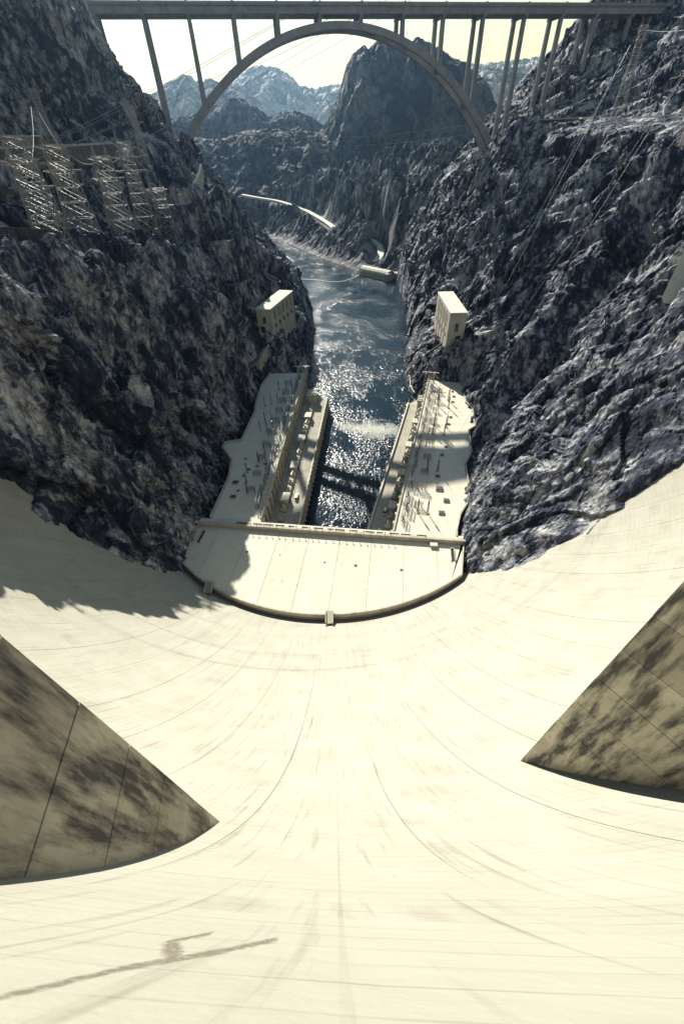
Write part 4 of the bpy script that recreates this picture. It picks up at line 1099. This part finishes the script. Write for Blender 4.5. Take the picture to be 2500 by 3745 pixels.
for i, ti in enumerate((0, 1, 2, 3, 4)):
    wire(TOPS[ti] + Vector((-5, 0, -6)), Vector((-330 + 12 * i, 330 + 40 * i, 330)), 6, 'power line rising up the dark cliff from the shaded towers, %s' % names[i])
for i, (ti, e) in enumerate(((0, (-52, 205, 33)), (1, (-50, 235, 32)), (2, (-46, 262, 32)), (3, (-44, 300, 32)), (4, (-42, 330, 32)))):
    wire(TOPS[ti] + Vector((6, 0, -9)), Vector(e), 2, 'power line dropping down the shaded cliff to the powerhouse wing, %s' % names[i], 0.06)
for i, (ti, e) in enumerate(((11, (62, 200, 36)), (11, (70, 235, 36)), (10, (78, 270, 36)), (10, (84, 300, 36)))):
    wire(TOPS[ti] + Vector((-6, 0, -9)), Vector(e), 2, 'power line dropping down the sunlit cliff to the powerhouse wing, %s' % names[i], 0.06)
for i, (a, b) in enumerate(((10, 11), (11, 12), (10, 13))):
    wire(TOPS[a] + Vector((0, 0, -2)), TOPS[b] + Vector((0, 0, -2)), 2.5, 'power line strung between sunlit clifftop towers, %s' % names[i])
wire((-165, 470, 200), (290, 470, 222), 26, 'thick dark cable hanging across the canyon under the arch', 0.28)
wire((-160, 500, 194), (290, 500, 212), 24, 'thinner cable hanging just below the thick cable', 0.14)

# ------------------------------------------------------------------ clifftop roads and walls
def path3(pts, t, h0, h1, mat, name, parent, org):
    m = MB()
    for a, b in zip(pts[:-1], pts[1:]):
        A, B = Vector(a) - Vector(org), Vector(b) - Vector(org); d = Vector((B.x - A.x, B.y - A.y, 0)).normalized(); nn = Vector((-d.y, d.x, 0)) * t / 2
        o0, o1 = Vector((0, 0, h0)), Vector((0, 0, h1))
        m.hexa([A - nn + o0, B - nn + o0, B + nn + o0, A + nn + o0, A - nn + o1, B - nn + o1, B + nn + o1, A + nn + o1])
    return m.build(name, mat, parent)
t = thing('retaining_wall', 'rubble stone retaining wall of the road on the shaded clifftop', 'wall', (-170, 240, 178))
pts = [(-178, 215, 183), (-177, 250, 183), (-171, 300, 183), (-160, 345, 183.4), (-149, 378, 184)]
path3(pts, 2.2, -9, 0.2, STONEW, 'wall', t, (-170, 240, 178)); path3(pts, 0.8, 0.22, 1.3, WALLC, 'parapet', t, (-170, 240, 178))
rp_ = [(p[0] - 7, p[1], p[2] - .4) for p in pts]
rb = path3(rp_, 11, -2, 0.1, ROADC, 'road', None, (0, 0, 0)); tag(rb, 'clifftop road above the shaded towers', kind='structure')
t = thing('curved_wall', 'bright curved parapet on the shaded spur below the bridge foot', 'wall', (-112, 405, 152))
cp = [(-116, 388, 154), (-112, 396, 155), (-108, 404, 158), (-105.5, 412, 162), (-104, 421, 166), (-104, 430, 170)]
path3(cp, 1.2, -8, 0.8, WALLC, 'wall', t, (-112, 405, 152)); path3(cp, 1.5, 0.82, 1.2, WHITE, 'coping', t, (-112, 405, 152))
t = thing('shelter', 'long flat-roofed shelter with pale roof on the shaded clifftop road', 'shelter', (-181, 322, 183.2), None, -0.14)
MB().box(-14, 13, -4.5, 4.5, 5.0, 5.5).build('roof', WHITE, t)
for k in range(3): MB().box(-12.5 + k * 8.4, -4.6 + k * 8.4, -4.0, -3.7, 0.6, 4.3).build('screen_panel', PALE_STEEL, t)
for k in range(4): MB().box(-13 + k * 8.3, -12.6 + k * 8.3, -3.6, -3.2, 0, 5).build('post', GSTEEL, t)
MB().box(-13, 12, 3.6, 4.0, 0, 5).build('back_wall', WALLC, t)
t = thing('stone_terrace', 'rough stone terrace wall under the left-edge pylon', 'wall', (-130, 215, 156))
path3([(-143, 196, 161), (-132, 205, 158), (-126, 214, 156), (-124, 226, 153)], 2.0, -10, 1.0, STONEW, 'wall', t, (-130, 215, 156))
# sunlit side
t = thing('viewing_platform', 'stone parapet and buttressed overlook on the sunlit clifftop road', 'wall', (215, 502, 188))
vp = [(136, 430, 188.5), (140, 412, 188.5), (146, 398, 188.5), (168, 392, 188.5), (186, 388, 188.5)]
vp = [((p[0] + 10) * 1.25, p[1] * 1.25, p[2] + 2.0) for p in vp]
path3(vp, 1.6, -6, 0.2, STONEW, 'wall', t, (215, 502, 188)); path3(vp, 0.8, 0.22, 1.2, WALLC, 'parapet', t, (215, 502, 188))
MB().box(6, 20, -18, -9, 1.0, 3.4).build('overlook_slab', ROOFC, t)
MB().hexa([(10, -12, -24), (12, -12, -24), (12, -8, -24), (10, -8, -24), (7, -17, 1.0), (19, -17, 1.0), (19, -8, 1.0), (7, -8, 1.0)]).build('buttress', WALLC, t)
rb = path3([(p[0] + 7, p[1] + 9, p[2] - .4) for p in vp], 12, -8, 0.1, ROADC, 'road', None, (0, 0, 0)); tag(rb, 'clifftop road on the sunlit side', kind='structure')
t = thing('approach_span', 'bright concrete road span over a cleft on the sunlit clifftop', 'bridge', (272, 412, 187))
t.scale = (1.28, 1.28, 1.1)
MB().hexa([(-24, 22, -.6), (34, -40, -.6), (42, -33, -.6), (-16, 29, -.6), (-24, 22, 1.2), (34, -40, 1.2), (42, -33, 1.2), (-16, 29, 1.2)]).build('deck', ROOFC, t)
MB().hexa([(-24.6, 21.4, -.9), (33.4, -40.6, -.9), (33.9, -40.1, -.9), (-24.1, 21.9, -.9), (-24.6, 21.4, 2.6), (33.4, -40.6, 2.6), (33.9, -40.1, 2.6), (-24.1, 21.9, 2.6)]).build('parapet', WHITE, t)
m = MB(); n = 14
for k in range(n):
    a, b = k / n, (k + 1) / n
    za, zb = -9 + 7.6 * (1 - (2 * a - 1) ** 2), -9 + 7.6 * (1 - (2 * b - 1) ** 2)
    pa = Vector((-23 + 57 * a, 21 - 61 * a, 0)); pb = Vector((-23 + 57 * b, 21 - 61 * b, 0)); off = Vector((6, 5.2, 0))
    m.hexa([(pa.x, pa.y, za), (pb.x, pb.y, zb), (pb.x + off.x, pb.y + off.y, zb), (pa.x + off.x, pa.y + off.y, za), (pa.x, pa.y, -.62), (pb.x, pb.y, -.62), (pb.x + off.x, pb.y + off.y, -.62), (pa.x + off.x, pa.y + off.y, -.62)])
tag(m.build('arch', BRIDGEC, t), kind='stuff')
t = thing('concrete_apron', 'smooth bright concrete apron at the right edge of the sunlit cliff', 'apron', (161, 206, 122))
MB().hexa([(-2, -6, -8), (24, -20, -8), (40, 8, 10), (10, 10, 10), (-6, -2, 2), (18, -14, 2), (34, 4, 44), (6, 14, 36)]).build('slab', ROOFC, t)
lp = None
for k, (x, y) in enumerate(((142, 422), (146, 408), (158, 402), (172, 400), (186, 397))):
    if lp is None:
        t = lp = thing('street_lamp', '', 'lamp', (0, 0, 0), 'street lamps on the sunlit clifftop road')
        MB().cyl((0, 0, 0), (0, 0, 9), .16, .1, 6).build('post', STEEL, t); MB().bar((0, 0, 9), (2.2, 0, 9.3), .12).build('arm', STEEL, t); MB().box(1.7, 2.7, -.2, .2, 9.2, 9.45).build('lamp_head', GSTEEL, t)
    else: t = copy_tree(lp)
    t.location = ((x + 10) * 1.25, y * 1.25, 190.2); t['label'] = 'street lamp on the sunlit clifftop road, %s from the bridge' % ordn[k]
for k, (x, y, van) in enumerate(((148, 417, False), (151, 409, True), (160, 405, False), (168, 402, False), (177, 400, True), (190, 396, False))):
    v = vehicle('small pale vehicle parked on the sunlit clifftop road, %s from the bridge' % ordn[k], 'van' if van else 'car', ((x + 10) * 1.25, y * 1.25, 190.25), 1.2, 5, van); v['group'] = 'vehicles on the clifftop road'

# ------------------------------------------------------------------ outlet works on the far bank, road, boom
oA, oB = Vector((47, 834, 0)), Vector((92, 784, 0)); od = (oB - oA).normalized(); ob = Vector((-od.y, od.x, 0))
if ob.y < 0: ob = -ob
t = thing('outlet_works', 'long concrete outlet building with ribbed curved roof on the far bank', 'building', (oA.x, oA.y, 0))
OL = (oB - oA).length
rel = lambda v: (v.x - oA.x, v.y - oA.y)
MB().prism([rel(oA), rel(oB), rel(oB + ob * 20), rel(oA + ob * 20)], -5, 7).build('wall', WALLC, t)
n = 9
for k in range(n):
    m = MB(); s0, s1 = OL * k / n + .2, OL * (k + 1) / n - .2
    for j in range(7):
        a0, a1 = math.pi * (0.04 + .92 * j / 7), math.pi * (0.04 + .92 * (j + 1) / 7)
        f = lambda a, s, dz: (rel(oA + od * s + ob * (10 - 10.5 * math.cos(a)))[0], rel(oA + od * s + ob * (10 - 10.5 * math.cos(a)))[1], 7 + 7 * math.sin(a) + dz)
        m.hexa([f(a0, s0, -.6), f(a0, s1, -.6), f(a1, s1, -.6), f(a1, s0, -.6), f(a0, s0, 0), f(a0, s1, 0), f(a1, s1, 0), f(a1, s0, 0)])
    tag(m.build('roof_rib', ROOFC, t), kind='stuff')
MB().prism([rel(oB - od * 3 - ob * 3), rel(oB + od * 4 - ob * 3), rel(oB + od * 4 + ob * 10), rel(oB - od * 3 + ob * 10)], -5, 11).build('end_tower', WALLC, t)
q = [oA + ob * 20 - od * 3, oB + ob * 20 + od * 16, oB + ob * 38 + od * 10, oA + ob * 34 - od * 8]
tag(MB().prism([(v.x, v.y) for v in q], -3, 8.8).build('yard', ROADC), 'pale yard behind the outlet building', kind='structure')
pts = [tuple(p) for p in ROAD]
rb = MB(); prev = None
fine = []
for a, b in zip(ROAD[:-1], ROAD[1:]):
    for k in range(6): fine.append(a + (b - a) * k / 6)
fine.append(ROAD[-1]); fine = np.array(fine)
for _ in range(3): fine[1:-1] = (fine[:-2] + fine[1:-1] * 2 + fine[2:]) / 4
tg = np.gradient(fine, axis=0); nrm = np.stack([-tg[:, 1], tg[:, 0]], 1); nrm /= np.linalg.norm(nrm, axis=1, keepdims=True)
Vv = np.zeros((len(fine), 4, 3))
for k, (o, dz) in enumerate(((-7, -9), (-6.2, 2.2), (6.2, 2.2), (7, -9))):
    Vv[:, k, :2] = fine[:, :2] + nrm * o; Vv[:, k, 2] = fine[:, 2] + dz
tag(link('road', grid_mesh('road', Vv, ROOFC, flip=True), ROOFC), 'pale access road winding above the river bend', kind='structure')
t = thing('river_boom', 'line of white floats strung across the river', 'boom', (-10, 800, 0))
bpts = np.array([(-70, 818), (-52, 814), (-36, 809), (-22, 799), (-10, 791), (4, 788), (19, 793), (34, 811), (47, 832)], float)
fl = MB().box(-1.3, 1.3, -.6, .6, -.2, .6).mesh('float'); fl.materials.append(WHITE)
for a, b in zip(bpts[:-1], bpts[1:]):
    for k in range(6):
        p = a + (b - a) * (k + .5) / 6; x = link('float', fl, None, t, (p[0] + 10, p[1] - 800, 0)); x.rotation_euler.z = math.atan2(b[1] - a[1], b[0] - a[0])
t = thing('penstock_pipe', 'dark pipe running down the sunlit cliff from the valve house to the wing', 'pipe', (90, 352, 48))
pp = [(92, 352, 50), (80, 362, 36), (74, 372, 22), (70, 368, 14), (68, 350, 12), (70, 338, 12)]
m = MB()
for a, b in zip(pp[:-1], pp[1:]): m.cyl(tuple(Vector(a) - Vector((90, 352, 48))), tuple(Vector(b) - Vector((90, 352, 48))), .9, .9, 8)
tag(m.build('pipe', BLACK, t), kind='stuff')
for k, (a) in enumerate(pp[1:-1]): MB().box(a[0] - 91.4, a[0] - 88.6, a[1] - 353.4, a[1] - 350.6, a[2] - 52, a[2] - 47).build('saddle', WALLC, t)
# gate huts and hoists at the far ends of the wings
for w_, lab, lab2 in (('shade', 'small concrete hut at the far end of the shaded powerhouse road', 'steel hoist frame over the far end of the shaded wing'), ('sun', 'small concrete hut at the far end of the sunlit powerhouse road', 'steel hoist frame over the far end of the sunlit wing')):
    W = WINGS[w_]; p = W['C'] + W['rd'] * (W['RL'] - 5) - W['rn'] * 12
    t = thing('gate_hut', lab, 'hut', (p.x, p.y, 9.6), 'huts on the powerhouse roads', W['rz2'])
    MB().box(-4.5, 4.5, -3.5, 3.5, 0, 8).build('wall', WALLC, t); MB().box(-5, 5, -4, 4, 8.02, 8.8).build('roof', ROOFC, t)
    for x in (-4.2, -1.4, 1.4, 4.2): MB().box(x - .5, x + .5, -4, 4, 8.82, 9.7).build('merlon', ROOFC, t)
    MB().box(-1.2, 1.2, 3.5, 3.62, 0, 3.2).build('door', DARK, t)
    p = W['A'] + W['d'] * (W['L'] - 8) - W['nn'] * 2
    t = thing('hoist_frame', lab2, 'hoist', (p.x, p.y, 24), 'hoists at the wing ends', W['rz'])
    for sx in (-1, 1):
        m = MB().bar((sx * 4, -4, 0), (sx * 2.6, -3, 10), .4).bar((sx * 4, 5, 0), (sx * 2.6, 4, 10), .4).bar((sx * 4, -4, 0), (sx * 2.8, 4, 8.5), .25).bar((sx * 4, 5, 0), (sx * 2.8, -3, 8.5), .25)
        tag(m.build('side_frame', PALE_STEEL, t), kind='stuff')
    for y in (-3, 4): MB().bar((-2.6, y, 10), (2.6, y, 10), .45).build('cross_beam', PALE_STEEL, t)
    MB().bar((0, -7, 10.4), (0, 7, 10.4), .6).build('crane_rail', PALE_STEEL, t); MB().box(-.9, .9, 1, 3, 8.9, 10).build('winch', GSTEEL, t)

# ------------------------------------------------------------------ haze over the whole canyon
hz = MB().box(-14000, 14000, -400, 22500, -40, 760).mesh('haze')
hm = bpy.data.materials.new('haze_air'); hm.use_nodes = True
hn = hm.node_tree; hn.nodes.remove(hn.nodes['Principled BSDF'])
pv = hn.nodes.new('ShaderNodeVolumePrincipled'); pv.inputs['Density'].default_value = 0.000022
pv.inputs['Color'].default_value = (0.38, 0.64, 1.0, 1); pv.inputs['Anisotropy'].default_value = 0.65
hn.links.new(pv.outputs[0], hn.nodes['Material Output'].inputs['Volume'])
tag(link('haze', hz, hm), 'pale desert haze filling the canyon', kind='stuff')
